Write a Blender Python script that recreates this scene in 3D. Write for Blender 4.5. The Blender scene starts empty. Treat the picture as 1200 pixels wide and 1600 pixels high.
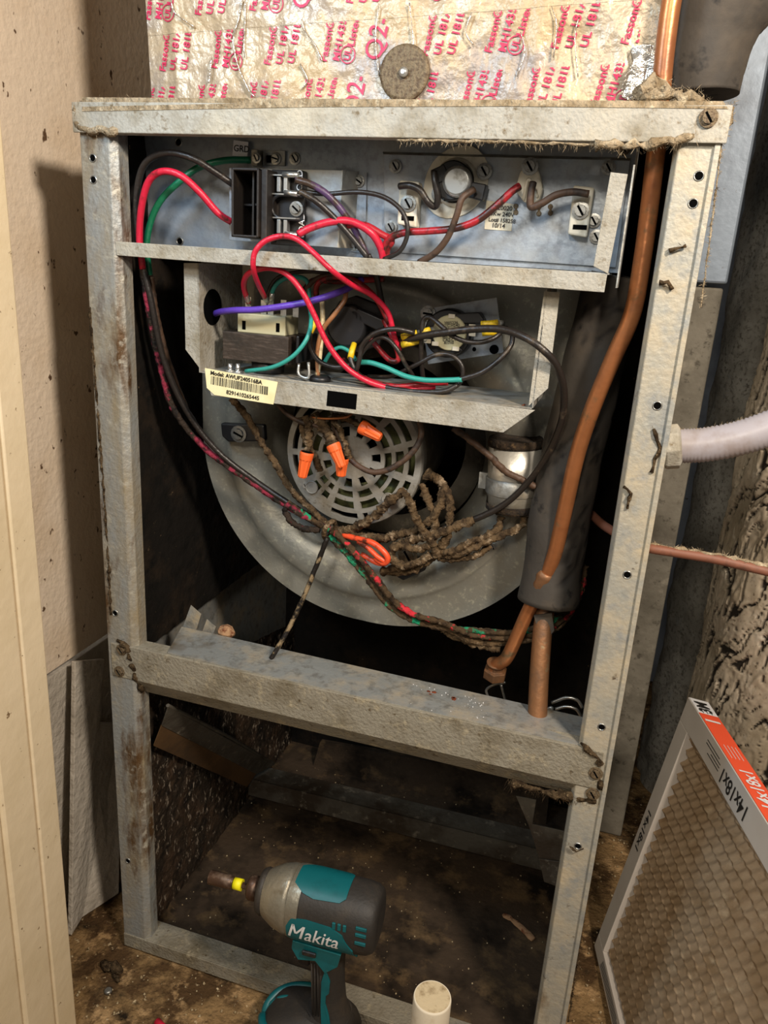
import bpy, bmesh, math, random
from mathutils import Vector, Matrix, noise
random.seed(7)
C = bpy.context.scene.collection
V = Vector
# ------------------------------------------------------------------ camera
CAM = V((0.4781, -0.6222, 0.8126)); F = 1204.33
R3 = Matrix.Rotation(0.2848, 3, 'Z') @ Matrix.Rotation(math.pi/2 - 0.3115, 3, 'X') @ Matrix.Rotation(0.0629, 3, 'Z')
cd = bpy.data.cameras.new('camera'); cam = bpy.data.objects.new('camera', cd); C.objects.link(cam)
cam.matrix_world = Matrix.Translation(CAM) @ R3.to_4x4()
cd.sensor_fit = 'VERTICAL'; cd.sensor_height = 32; cd.lens = 32*F/1600; cd.clip_start = 0.01
bpy.context.scene.camera = cam
# ------------------------------------------------------------------ world, lights, exposure
def lin(c):
    c = c.lstrip('#'); o = []
    for i in (0, 2, 4):
        x = int(c[i:i+2], 16)/255
        o.append(x/12.92 if x <= .04045 else ((x+.055)/1.055)**2.4)
    return tuple(o) + (1,)
w = bpy.data.worlds.new('world'); bpy.context.scene.world = w; w.use_nodes = True
w.node_tree.nodes['Background'].inputs[0].default_value = (1, .90, .78, 1)
w.node_tree.nodes['Background'].inputs[1].default_value = 0.24
def area(name, loc, target, size, power, col):
    l = bpy.data.lights.new(name, 'AREA'); l.shape = 'DISK'; l.size = size; l.energy = power; l.color = col
    o = bpy.data.objects.new(name, l); C.objects.link(o); o.location = loc
    o.rotation_euler = (V(target)-V(loc)).to_track_quat('-Z', 'Y').to_euler(); return o
area('hall_lamp', (.92, -.60, 1.30), (.15, .1, .62), .13, 14.5, (1, .86, .71))
area('warm_fill', (.40, -1.15, 1.28), (.40, .1, .6), .18, 5.5, (1, .90, .76))
area('cool_light', (.06, -.42, 1.13), (.28, .08, .84), .14, 2.3, (.60, .80, 1))  # cool unseen source, set close to the upper left of the cabinet
vs = bpy.context.scene.view_settings
vs.view_transform = 'Standard'; vs.look = 'None'; vs.exposure = 0.0; vs.gamma = 1; vs.use_curve_mapping = False
# ------------------------------------------------------------------ helpers
def ray(u, v): return R3 @ V(((u-600)/F, -(v-800)/F, -1))
def P(u, v, Y): d = ray(u, v); return CAM + d*((Y-CAM.y)/d.y)
def PX(u, v, X): d = ray(u, v); return CAM + d*((X-CAM.x)/d.x)
def PZ(u, v, Z): d = ray(u, v); return CAM + d*((Z-CAM.z)/d.z)
def N(nt, t, **k):
    n = nt.nodes.new(t)
    for a, b in k.items(): setattr(n, a, b)
    return n
def mat(name, base, rough=.6, metal=0, layers=(), bump=None, attr=None, bdist=.002, spec=None, emit=None):
    """layers: (colour, noise scale, low, high[, detail[, stretch]]) mixed over the base colour"""
    m = bpy.data.materials.new(name); m.use_nodes = True; nt = m.node_tree; L = nt.links.new
    b = nt.nodes['Principled BSDF']; b.inputs['Roughness'].default_value = rough; b.inputs['Metallic'].default_value = metal
    if spec is not None: b.inputs['Specular IOR Level'].default_value = spec
    tc = N(nt, 'ShaderNodeTexCoord'); cur = None; col = lin(base)
    for i, ly in enumerate(layers):
        c, sc, lo, hi = ly[:4]; det = ly[4] if len(ly) > 4 else 4
        mp = N(nt, 'ShaderNodeMapping'); L(tc.outputs['Object'], mp.inputs[0]); mp.inputs[1].default_value = (i*3.1, i*1.7, i*.9)
        if len(ly) > 5: mp.inputs[3].default_value = ly[5]
        n = N(nt, 'ShaderNodeTexNoise'); n.inputs['Scale'].default_value = sc; n.inputs['Detail'].default_value = det; n.inputs['Roughness'].default_value = .65
        L(mp.outputs[0], n.inputs['Vector'])
        r = N(nt, 'ShaderNodeMapRange'); r.inputs[1].default_value = lo; r.inputs[2].default_value = hi; L(n.outputs[0], r.inputs[0])
        mx = N(nt, 'ShaderNodeMix', data_type='RGBA'); L(r.outputs[0], mx.inputs[0])
        if cur: L(cur, mx.inputs[6])
        else: mx.inputs[6].default_value = col
        mx.inputs[7].default_value = lin(c); cur = mx.outputs[2]
        if metal and i == 0:
            mm = N(nt, 'ShaderNodeMapRange'); mm.inputs[3].default_value = metal; mm.inputs[4].default_value = metal*.35
            L(r.outputs[0], mm.inputs[0]); L(mm.outputs[0], b.inputs['Metallic'])
    if attr:
        a = N(nt, 'ShaderNodeAttribute', attribute_name=attr[0]); mx = N(nt, 'ShaderNodeMix', data_type='RGBA'); L(a.outputs['Fac'], mx.inputs[0])
        if cur: L(cur, mx.inputs[6])
        else: mx.inputs[6].default_value = col
        mx.inputs[7].default_value = lin(attr[1]); cur = mx.outputs[2]
    if cur: L(cur, b.inputs['Base Color'])
    else: b.inputs['Base Color'].default_value = col
    if bump:
        n = N(nt, 'ShaderNodeTexNoise'); n.inputs['Scale'].default_value = bump[0]; n.inputs['Detail'].default_value = 5
        L(tc.outputs['Object'], n.inputs['Vector']); bp = N(nt, 'ShaderNodeBump'); bp.inputs['Strength'].default_value = bump[1]; bp.inputs['Distance'].default_value = bdist
        L(n.outputs[0], bp.inputs['Height']); L(bp.outputs[0], b.inputs['Normal'])
    return m
M = {}
M['steel'] = mat('galvanized_steel', '#a3a6a4', .50, .55, [('#a8987c', 24, .45, .75), ('#7c7a73', 90, .50, .72, 4), ('#6d5a3c', 9, .60, .74)], (300, .25))
M['steel_worn'] = mat('worn_galvanized_steel', '#a9a79c', .55, .40, [('#b5a88e', 20, .42, .65), ('#8f9291', 45, .5, .7), ('#6b5436', 14, .60, .72, 6, (1, 1, .35)), ('#4a3a28', 60, .66, .74)], (220, .35))
M['steel_grimy'] = mat('grimy_galvanized_steel', '#9da09e', .5, .4, [('#8f8166', 16, .42, .62, 6, (1, 1, .3)), ('#5a4228', 26, .50, .62, 6, (1, 1, .3)), ('#b0ab9c', 70, .55, .7)], (220, .5))
M['steel_blue'] = mat('zinc_panel', '#9aa3ad', .42, .55, [('#868d96', 140, .45, .65), ('#a9a496', 8, .5, .75)], (240, .10))
M['steel_dusty'] = mat('dusty_steel', '#a6a399', .70, .2, [('#87806f', 35, .45, .7), ('#6b5c42', 110, .58, .72), ('#b9b09c', 9, .5, .7)], (350, .5))
M['steel_mid'] = mat('grimy_falloff_dimmed_steel', '#8c8677', .75, .15, [('#6e6552', 18, .45, .66), ('#a3987f', 60, .55, .7), ('#54462f', 130, .60, .72)], (330, .7))  # grime, plus a darker base painting in the light falloff on lower rails
M['steel_dark'] = mat('grimy_steel', '#57534a', .7, .25, [('#33291d', 14, .42, .62), ('#7a7365', 60, .58, .72)], (150, .5))
M['housing'] = mat('blower_steel', '#918f85', .42, .50, [('#7f8079', 16, .45, .72), ('#aaa898', 160, .55, .7), ('#4b463b', 260, .70, .76)], (300, .12))
M['screw'] = mat('zinc_screw', '#9a9a96', .35, .85, [('#6a655a', 400, .5, .7)])
M['screw_rust'] = mat('dirty_screw', '#75664f', .6, .4, [('#54432f', 300, .45, .6)], (400, .6))
M['dust'] = mat('lint_dust', '#a3937a', 1, 0, [('#7a6a52', 90, .4, .65), ('#c0b399', 160, .55, .7)], (260, 1), bdist=.004, spec=.1)
M['dust_dark'] = mat('dark_lint', '#564734', 1, 0, [('#2f251a', 120, .4, .6), ('#7d6b50', 200, .6, .7)], (260, 1), bdist=.004, spec=.1)
M['liner'] = mat('black_liner', '#161310', .85, 0, [('#2a2118', 12, .5, .7), ('#0d0c0a', 40, .5, .65), ('#6b5a44', 120, .68, .76)], (90, .7), bdist=.003, spec=.2)
M['crust'] = mat('crusty_liner', '#2b231b', .55, 0, [('#3f3023', 18, .45, .6), ('#14100c', 30, .52, .66), ('#8f8374', 75, .58, .68, 3, (1, 2.2, 1))], (85, 1), bdist=.006)
M['black'] = mat('dark_cavity', '#050505', .9, spec=.05)
M['panfloor'] = mat('dirty_base_pan', '#42362a', .85, 0, [('#1a140e', 10, .45, .62), ('#65523a', 26, .52, .70), ('#8b7a5f', 160, .70, .76)], (120, .7), spec=.2)
M['foil'] = mat('foil_tape', '#b3a38c', .40, .35, [('#b09a78', 10, .45, .6, 5), ('#958b84', 14, .50, .62)], (26, 1), bdist=.010)
M['foil2'] = mat('bright_foil', '#d8d4cc', .22, .9, [('#a9a090', 60, .5, .7)], (60, 1), bdist=.006)
M['ink'] = mat('magenta_ink', '#b8214c', .5)
M['copper'] = mat('copper', '#b8784c', .36, .72, [('#83502f', 18, .45, .66), ('#6f6046', 50, .58, .72)], (150, .15))
M['copper_dark'] = mat('tarnished_copper', '#8f6544', .5, .6, [('#5b4330', 30, .45, .66), ('#8d8468', 50, .62, .74)], (150, .3))
M['foam'] = mat('black_foam', '#3d3832', .75, 0, [('#4d4439', 18, .5, .7), ('#171412', 40, .6, .7)], (60, .5), attr=('crack', '#151210'))
M['bakelite'] = mat('dark_brown_plastic', '#17120f', .55, 0, [('#2c231a', 30, .5, .7)], (150, .2))
M['blackplastic'] = mat('black_plastic', '#1b1b1d', .4, 0, [('#3a332a', 60, .58, .72)])
M['lam'] = mat('laminated_core', '#3b322b', .55, .3, [('#4a3f37', 60, .5, .65, 2, (1, 1, 8)), ('#2c2722', 30, .55, .7)], (200, .3))
M['cream'] = mat('cream_plastic', '#b7b291', .5, 0, [('#8f8a6b', 40, .55, .7)])
M['ceramic'] = mat('white_ceramic', '#cfc9b8', .45, 0, [('#aaa28c', 60, .52, .7)])
M['zinc'] = mat('bright_zinc', '#c9cbc9', .28, .9, [('#8d8a80', 120, .5, .7)])
M['tag'] = mat('white_tag', '#e2e3e6', .6)
M['sticker'] = mat('yellowed_sticker', '#ece2b4', .55, 0, [('#d8c98e', 14, .5, .7)])
M['sticker_w'] = mat('grubby_white_sticker', '#d6cfba', .6, 0, [('#a89a7a', 50, .5, .7)])
M['ink_k'] = mat('black_ink', '#1c1a18', .6)
M['ink_w'] = mat('white_ink', '#d8d8d8', .6)
M['motor'] = mat('cast_motor_grey', '#8f8d87', .6, .2, [('#7a766c', 30, .45, .65), ('#5c5546', 160, .62, .74)], (220, .3))
M['motor_in'] = mat('motor_winding', '#4d4a2c', .7, 0, [('#2c281a', 50, .4, .6)], (90, .6))
M['wirenut'] = mat('orange_wire_nut', '#e8642c', .45, 0, [('#b8502a', 90, .6, .74)])
def wiremat(n, c, dirt, amt=.58, rough=.38): return mat(n, c, rough, 0, [(dirt, 55, amt, amt+.12, 4)], (260, .25))
M['w_red'] = wiremat('red_wire', '#c21c38', '#4a1713')
M['w_red2'] = wiremat('grimy_red_wire', '#a01c26', '#3a1b14', .46)
M['w_green'] = wiremat('green_wire', '#0f6b4a', '#12211a')
M['w_teal'] = wiremat('teal_wire', '#2f9388', '#2c5a52', .62)
M['w_black'] = wiremat('black_wire', '#241f1c', '#54483a', .58)
M['w_brown'] = wiremat('brown_wire', '#4e392a', '#2c211a', .5, .6)
M['w_tan'] = wiremat('tan_wire', '#9a6a46', '#5e3d28')
M['w_cream'] = wiremat('cream_wire', '#cfc09a', '#8c7a58')
M['w_purple'] = wiremat('purple_wire', '#5d3fae', '#3c2d55', .62)
M['w_purpledark'] = wiremat('dusty_purple_wire', '#4f3a5c', '#3a2c22', .46)
M['w_orange'] = wiremat('orange_wire', '#e5512c', '#4d241a', .54)
M['w_dusty'] = mat('dust_caked_wire', '#5e4c36', .95, 0, [('#35291c', 90, .45, .62), ('#97836a', 80, .56, .68), ('#b9ab92', 160, .68, .74)], (240, 1), bdist=.004, spec=.2)
M['w_dusty_red'] = mat('dust_caked_red_wire', '#4b3b29', .9, 0, [('#c2303a', 50, .56, .60, 3), ('#2a2017', 90, .5, .64), ('#8f806a', 140, .64, .72)], (240, 1), bdist=.003, spec=.2)
M['w_dusty_green'] = mat('dust_caked_green_wire', '#4b3b29', .9, 0, [('#1f8a62', 42, .54, .58, 3), ('#2a2017', 90, .5, .64), ('#8f806a', 140, .64, .72)], (240, 1), bdist=.003, spec=.2)
M['w_dusty_dred'] = mat('dust_caked_dark_red_wire', '#2f241b', .8, 0, [('#85263a', 42, .50, .56, 3), ('#15100c', 90, .5, .64), ('#6f6250', 140, .66, .72)], (240, 1), bdist=.003, spec=.3)
M['yellow'] = mat('yellow_connector', '#d8b51c', .45, 0, [('#8a7424', 90, .58, .7)])
M['tie'] = mat('cable_tie_plastic', '#1c1815', .5, 0, [('#8c795c', 50, .52, .60)], (200, .6), spec=.3)
M['alu'] = mat('capacitor_can', '#cfccc2', .36, .6, [('#a39c88', 30, .52, .68), ('#3a2d1e', 70, .62, .67)], (120, .2))
M['grime'] = mat('brown_crust', '#33271a', 1, 0, [('#1a130c', 120, .45, .6), ('#5d4930', 150, .58, .7)], (250, 1), bdist=.003)
M['rust'] = mat('rust', '#7a3512', .95, 0, [('#2b1710', 120, .45, .6), ('#8a4a22', 90, .55, .7)], (250, 1), bdist=.003)
M['drywall'] = mat('painted_drywall', '#e2d2bd', .75, 0, [('#d6c2a8', 9, .45, .7), ('#5e4630', 60, .650, .685, 3, (1, 1, .7))], (130, .55), bdist=.003)
M['casing'] = mat('cream_painted_wood', '#dccbac', .6, 0, [('#cfbd9a', 6, .4, .7), ('#7a6244', 130, .68, .74, 3)], (70, .3))
M['board'] = mat('grey_board', '#bdb6aa', .6, 0, [('#a0988b', 12, .45, .7), ('#d0c8ba', 80, .64, .72)], (110, .9), bdist=.004)
M['osb'] = mat('dirty_plywood', '#8a6f4b', .9, 0, [('#4e3a24', 13, .44, .56, 6), ('#a98a62', 40, .54, .66, 5), ('#231a10', 20, .56, .68, 6), ('#c9b592', 110, .64, .72)], (150, 1), bdist=.005, spec=.2)
M['wall'] = mat('grey_wall', '#8e97a3', .7, 0, [('#7b828c', 14, .5, .7), ('#4b453c', 90, .68, .74)], (90, .3))
M['ductmetal'] = mat('blue_grey_duct_metal', '#7f8b99', .42, .35, [('#6c7682', 8, .5, .7), ('#555049', 120, .68, .74)], (70, .2))
M['jacket'] = mat('mottled_duct_jacket', '#a6a49c', .7, .1, [('#87847b', 10, .42, .6), ('#66625a', 170, .50, .66, 5), ('#8f9496', 30, .6, .75)], (34, .6), bdist=.006)
M['jacket_dark'] = mat('dusty_duct_wrap', '#7c776b', .8, .05, [('#645f54', 14, .42, .62), ('#4f4a40', 90, .58, .70), ('#8f897b', 30, .6, .75)], (34, .6), bdist=.006)
M['flake'] = mat('flaking_foil_jacket', '#b9ad9a', .5, .15, [('#998c77', 12, .42, .62), ('#6d604c', 180, .60, .68, 5), ('#d0c8b8', 30, .6, .75)], (60, .3), attr=('crack', '#201a14'), bdist=.004)
M['conduit'] = mat('grey_white_conduit', '#a09ba0', .4, 0, [('#8f8583', 30, .5, .7)])
M['cable'] = mat('brown_cable', '#7d4f3c', .6, 0, [('#5c3d30', 60, .5, .7)])
M['frame_card'] = mat('grey_white_card', '#d2cbc2', .75, 0, [('#c4bcb2', 8, .4, .7)])
M['orange'] = mat('orange_card', '#e2502c', .6)
M['pleat'] = mat('dusty_pleat_media', '#ab9478', .9, 0, [('#957c5e', 25, .4, .65), ('#bda88a', 60, .58, .75)], (200, .4), spec=.15)
M['teal'] = mat('teal_plastic', '#0a5c62', .42, 0, [('#084a50', 30, .5, .75), ('#5e6a62', 200, .70, .76)])
M['rubber'] = mat('black_rubber_grip', '#2b2825', .6, 0, [('#3d352c', 24, .45, .72)], (300, .2))
M['case'] = mat('aluminium_case', '#9c9788', .38, .7, [('#6c6453', 30, .45, .62)], (160, .3))
M['socket'] = mat('brown_steel_socket', '#5b463a', .4, .7, [('#7d6a5a', 60, .5, .7)])
M['brightyellow'] = mat('bright_yellow_band', '#f0e613', .5)
M['pvc'] = mat('white_pvc', '#d5cab4', .5, 0, [('#b9a98b', 30, .55, .72)])
M['pvc_end'] = mat('dusty_pvc_end', '#bfae8d', .8, 0, [('#8e7a5a', 60, .5, .64)], (200, .3))
M['amber'] = mat('amber_insulation', '#5c4120', .8, 0, [('#3a2810', 9, .42, .68)], (90, .3))
M['chip'] = mat('pale_debris', '#b9a988', .9, 0, [('#8b7552', 300, .4, .6)])
M['rock'] = mat('tan_foam_lump', '#a5815f', .9, 0, [('#6b3a20', 90, .5, .62)], (200, .8))
M['winding'] = mat('green_winding', '#565a32', .7, 0, [('#33351f', 70, .45, .62)], (120, .5))

class MB:
    def __init__(s): s.v = []; s.f = []; s.mi = []; s.sm = []; s.at = None
    def add(s, vs, fs, mi=0, smooth=False):
        n = len(s.v); s.v += [V(x) for x in vs]
        for f in fs: s.f.append(tuple(i+n for i in f)); s.mi.append(mi); s.sm.append(smooth)
        return s
    def box(s, a, b, mi=0):
        x0, y0, z0 = [min(p, q) for p, q in zip(a, b)]; x1, y1, z1 = [max(p, q) for p, q in zip(a, b)]
        v = [(x0,y0,z0),(x1,y0,z0),(x1,y1,z0),(x0,y1,z0),(x0,y0,z1),(x1,y0,z1),(x1,y1,z1),(x0,y1,z1)]
        return s.add(v, [(0,3,2,1),(4,5,6,7),(0,1,5,4),(1,2,6,5),(2,3,7,6),(3,0,4,7)], mi)
    def prism(s, poly, ext, mi=0, side=None):
        n = len(poly); e = V(ext); v = [V(p) for p in poly]; v += [p+e for p in v]
        nrm = sum(((v[i]-v[0]).cross(v[i+1]-v[0]) for i in range(1, n-1)), V((0,0,0)))
        fl = nrm.dot(e) < 0
        a = list(range(n)) if fl is True else list(range(n))[::-1]
        b = [n+i for i in range(n)][::-1] if fl else [n+i for i in range(n)]
        s.add(v, [tuple(a)], mi); base = len(s.v)-2*n
        s.f.append(tuple(base+i for i in b)); s.mi.append(mi); s.sm.append(False)
        for i in range(n):
            j = (i+1) % n; q = (i, j, n+j, n+i) if not fl else (j, i, n+i, n+j)
            s.f.append(tuple(base+k for k in q)); s.mi.append(mi if side is None else side); s.sm.append(False)
        return s
    def tube(s, pts, r, seg=8, jit=0, mi=0, caps=True, flat=1):
        pts = [V(p) for p in pts]; n = len(pts); rr = r if isinstance(r, (list, tuple)) else [r]*n
        t0 = (pts[1]-pts[0]).normalized(); up = V((0,0,1)) if abs(t0.z) < .9 else V((1,0,0)); nn = t0.cross(up).normalized(); vs = []; fs = []
        for i in range(n):
            t = (pts[min(i+1, n-1)]-pts[max(i-1, 0)])
            t = t.normalized() if t.length > 1e-9 else t0
            nn = (nn - t*nn.dot(t)).normalized(); bb = t.cross(nn)
            for k in range(seg):
                a = 2*math.pi*k/seg; dd = nn*math.cos(a)+bb*math.sin(a)*flat
                q = rr[i]*(1+(jit*(1.5*noise.noise((pts[i]+dd*rr[i])*190)+.9*noise.noise((pts[i]+dd*rr[i])*520)+.25*random.uniform(-1, 1)) if jit else 0))
                vs.append(pts[i]+dd*q)
        for i in range(n-1):
            for k in range(seg):
                k2 = (k+1) % seg; fs.append((i*seg+k, i*seg+k2, (i+1)*seg+k2, (i+1)*seg+k))
        s.add(vs, fs, mi, True)
        if caps:
            b = len(s.v)-n*seg
            s.f += [tuple(b+k for k in range(seg))[::-1], tuple(b+(n-1)*seg+k for k in range(seg))]; s.mi += [mi, mi]; s.sm += [False, False]
        return s
    def lathe(s, prof, o, ax, seg=32, mi=0, smooth=True, cap=True):
        o = V(o); ax = V(ax).normalized(); up = V((0,0,1)) if abs(ax.z) < .9 else V((1,0,0)); a1 = ax.cross(up).normalized(); a2 = ax.cross(a1); vs = []; fs = []
        for h, r in prof:
            for k in range(seg):
                a = 2*math.pi*k/seg; vs.append(o+ax*h+a1*math.cos(a)*r+a2*math.sin(a)*r)
        n = len(prof)
        for i in range(n-1):
            for k in range(seg):
                k2 = (k+1) % seg; fs.append((i*seg+k, i*seg+k2, (i+1)*seg+k2, (i+1)*seg+k))
        s.add(vs, fs, mi, smooth)
        if cap:
            b = len(s.v)-n*seg
            s.f += [tuple(b+k for k in range(seg))[::-1], tuple(b+(n-1)*seg+k for k in range(seg))]; s.mi += [mi, mi]; s.sm += [False, False]
        return s
    def grid(s, fn, nu, nv, mi=0, smooth=True, wrap=False):
        vs = [fn(i/(nu-(0 if wrap else 1)), j/(nv-1)) for j in range(nv) for i in range(nu)]; fs = []
        for j in range(nv-1):
            for i in range(nu if wrap else nu-1):
                i2 = (i+1) % nu; fs.append((j*nu+i, j*nu+i2, (j+1)*nu+i2, (j+1)*nu+i))
        return s.add(vs, fs, mi, smooth)
    def build(s, name, m, parent=None, bevel=0, local=False, smooth_angle=False):
        me = bpy.data.meshes.new(name); vs = s.v
        if parent is not None and not local:
            inv = WM(parent).inverted(); vs = [inv @ v for v in vs]
        me.from_pydata([tuple(v) for v in vs], [], s.f)
        for mm in (m if isinstance(m, (list, tuple)) else [m]): me.materials.append(M[mm])
        me.polygons.foreach_set('material_index', s.mi); me.polygons.foreach_set('use_smooth', s.sm)
        if s.at:
            a = me.attributes.new('crack', 'FLOAT', 'POINT'); a.data.foreach_set('value', s.at)
        me.update(); o = bpy.data.objects.new(name, me); C.objects.link(o)
        if parent is not None: o.parent = parent
        if bevel:
            b = o.modifiers.new('bevel', 'BEVEL'); b.width = bevel; b.segments = 2; b.limit_method = 'ANGLE'; b.angle_limit = math.radians(40)
        return o
def WM(o):
    m = o.matrix_basis.copy()
    while o.parent: o = o.parent; m = o.matrix_basis @ m
    return m
def tag(o, label=None, cat=None, group=None, kind=None):
    if label: o['label'] = label
    if cat: o['category'] = cat
    if group: o['group'] = group
    if kind: o['kind'] = kind
    return o
def thing(name, loc, label, cat, group=None, rot=None):
    o = bpy.data.objects.new(name, None); C.objects.link(o); o.empty_display_size = .02
    if rot is not None: o.matrix_basis = Matrix.Translation(V(loc)) @ rot.to_4x4()
    else: o.location = loc
    return tag(o, label, cat, group)
def spline(pts, n=6):
    pts = [V(p) for p in pts]; q = [pts[0]*2-pts[1]]+pts+[pts[-1]*2-pts[-2]]; out = []
    for i in range(1, len(q)-2):
        a, b, c, d = q[i-1:i+3]
        for k in range(n):
            t = k/n; out.append(.5*((2*b)+(c-a)*t+(2*a-5*b+4*c-d)*t*t+(3*b-a-3*c+d)*t**3))
    return out+[pts[-1]]
def path(pts, n=6):                                   # (u, v, Y) way points measured on the photograph, each with its own depth
    return spline([P(*p) if not isinstance(p, Vector) else p for p in pts], n)
def text_polys(s, size, bold=0, shear=0, align='LEFT', spacing=1):
    cu = bpy.data.curves.new('t', 'FONT'); cu.body = s; cu.size = size; cu.offset = bold; cu.shear = shear; cu.align_x = align; cu.resolution_u = 3; cu.space_character = spacing
    o = bpy.data.objects.new('t', cu); C.objects.link(o); bpy.context.view_layer.update()
    dg = bpy.context.evaluated_depsgraph_get(); me = bpy.data.meshes.new_from_object(o.evaluated_get(dg))
    vs = [v.co.copy() for v in me.vertices]; fs = [tuple(p.vertices) for p in me.polygons]
    bpy.data.objects.remove(o); bpy.data.curves.remove(cu); bpy.data.meshes.remove(me)
    return vs, fs
def add_text(mb, s, o, xd, yd, size, lift=.0004, mi=0, **k):
    vs, fs = text_polys(s, size, **k); xd = V(xd).normalized(); yd = V(yd); yd = (yd-xd*yd.dot(xd)).normalized(); n = xd.cross(yd)
    mb.add([V(o)+xd*v.x+yd*v.y+n*lift for v in vs], fs, mi); return mb
def screw_mb(c, n, r=.0045, slot=0.6, h=.003):
    c = V(c); n = V(n).normalized(); up = V((0,0,1)) if abs(n.z) < .9 else V((1,0,0)); a = n.cross(up).normalized(); b = n.cross(a); a, b = a*math.cos(slot)+b*math.sin(slot), b*math.cos(slot)-a*math.sin(slot)
    mb = MB(); mb.lathe([(0, r*1.5), (h*.25, r*1.5), (h*.3, r)], c, n, 14, smooth=False, cap=False)      # washer flange
    mb.lathe([(h*.3, r), (h, r*.95)], c, n, 6, smooth=False, cap=False)
    top = c+n*h
    for s_ in (-1, 1):                                 # head in two halves around a recessed slot
        vs = []; m_ = 7
        for k in range(m_):
            t = -math.pi/2+math.pi*k/(m_-1); x = math.cos(t)*r*.95*s_; y = math.sin(t)*r*.95; x = s_*max(abs(x), r*.20)
            vs.append(top+a*x+b*y)
        mb.add(vs, [tuple(range(m_)) if s_ > 0 else tuple(range(m_))[::-1]])
    mb.add([top-n*h*.25+a*r*.20*i+b*r*.9*j for i, j in ((-1,-1),(1,-1),(1,1),(-1,1))], [(0,1,2,3)], 1)
    return mb
def screw(parent, c, n=(0,-1,0), r=.0045, m='screw', slot=.6, name='screw'):
    return screw_mb(c, n, r, slot).build(name, [m, 'black'], parent)
def hole(parent, c, n=(0,-1,0), r=.0028):              # punched hole: raised rim and dark recess
    mb = MB(); mb.lathe([(0, r*1.35), (.0007, r*1.2), (.0006, r), (-.002, r*.9)], c, n, 12, cap=False); mb.lathe([(.0001, r), (.0002, r*.01)], c, n, 12, mi=1, cap=False)
    return mb.build('screw_hole', ['screw', 'black'], parent)
def fuzz(mb, pts, r, hairs=200, hl=.006, dirs=None):    # lumpy lint along a line, with loose fibres
    pts = [V(p) for p in pts]; sp = []
    for a, b in zip(pts[:-1], pts[1:]):
        n = max(2, int((b-a).length/.004))
        for k in range(n): sp.append(a.lerp(b, k/n)+V([random.uniform(-1, 1)*r*.5 for _ in range(3)]))
    sp.append(pts[-1]); mb.tube(sp, [r*random.uniform(.35, 1.35) for _ in sp], 7, .35)
    for _ in range(hairs):
        p = random.choice(sp)+V([random.uniform(-1, 1)*r for _ in range(3)]); d = V([random.uniform(-1, 1) for _ in range(3)])
        if dirs: d = d*.6+V(dirs)
        d = d.normalized()*hl*random.uniform(.3, 1); q = V([random.uniform(-1, 1) for _ in range(3)])*.0003
        mb.add([p, p+q, p+d*.6+q, p+d], [(0, 1, 2), (0, 2, 3)])
    return mb
W, H = .52, .9276
# ------------------------------------------------------------------ setting
mb = MB(); mb.grid(lambda a, b: V((-.6+2.2*a, -1.6+2.8*b, -.004+.003*noise.noise(V((a*60, b*70, 1))))), 120, 140); floor = tag(mb.build('floor', 'osb'), kind='structure')
floor.location.z = 0
zwl = PX(83, 1047, -.10).z
tag(MB().box((-.115, -.12, zwl), (-.10, .94, 2.2)).build('wall_left', 'drywall'), kind='structure')
tag(MB().box((-.6, .95, 0), (1.6, 1.0, 2.2)).build('wall_back', 'wall'), kind='structure')
tag(MB().box((1.25, -.3, 0), (1.3, 1.0, 2.2)).build('wall_right', 'wall'), kind='structure')
jx = P(120, 1600, -.106).x
t1 = tag(MB().box((jx-.10, -.133, -.004), (jx, -.106, 2.1)).build('trim_1', 'casing', bevel=.0015), kind='structure')
tag(MB().box((jx-.10, -.172, -.004), (jx-.0015, -.1332, 2.1)).build('trim_2', 'casing', bevel=.003), kind='structure')
tag(MB().box((jx-.10, -.30, -.004), (jx-.004, -.1722, 2.1)).build('trim_3', 'casing', bevel=.003), kind='structure')
# boards below the left wall
bd = tag(MB().prism([(-.125, -.10, .0), (-.125, .9, .0), (-.125, .9, zwl-.012), (-.125, -.10, zwl-.012)], (.018, 0, 0)).build('filler_board', 'board', bevel=.001), 'grey filler board standing upright under the bottom edge of the cream wall', 'board')
p0 = PZ(117, 1465, 0); p0.x, p0.y = -.038, .03
lb = MB(); lb.prism([PZ(112, 1462, .001), PZ(133, 1426, .001), PX(164, 1030, -.084), PX(118, 1034, -.084)], (-.006, 0, 0))
tag(lb.build('leaning_board', 'board', bevel=.001), 'narrow grey textured board leaning beside the left metal post', 'board')
lb = MB(); lb.prism([PZ(128, 1434, .001), PZ(186, 1396, .001), PX(190, 1130, -.090), PX(146, 1130, -.090)], (-.008, 0, 0))
tag(lb.build('short_board', 'board', bevel=.001), 'darker grey board behind the leaning one, in the shadow of the left post', 'board')
# ------------------------------------------------------------------ cabinet
cab = thing('air_handler_cabinet', (0, 0, 0), 'open dusty galvanized air handler cabinet with its front panels removed', 'air handler')
D = .46
def part(mb, name, m, parent=cab, bevel=0): return mb.build(name, m, parent, bevel)
def postL():
    mb = MB(); mb.box((0, 0, .018), (.029, .0015, H-.006)); mb.box((0, .0015, .018), (.0015, .045, H-.006))
    mb.prism([(.029, 0, .018), (.0345, .006, .018), (.0345, .02, .018), (.033, .02, .018), (.033, .0066, .018), (.028, .0015, .018)], (0, 0, H-.03)); return mb
part(postL(), 'corner_post', 'steel_grimy', bevel=.0006)['label'] = 'grey left post with brown grime streaks'
mb = MB(); mb.box((W-.027, 0, .018), (W-.0025, .0015, H-.006)); mb.box((W-.0015, .0015, .018), (W, .045, H-.006)); mb.box((W-.004, -.0025, .018), (W, .0015, H-.006))
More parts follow.
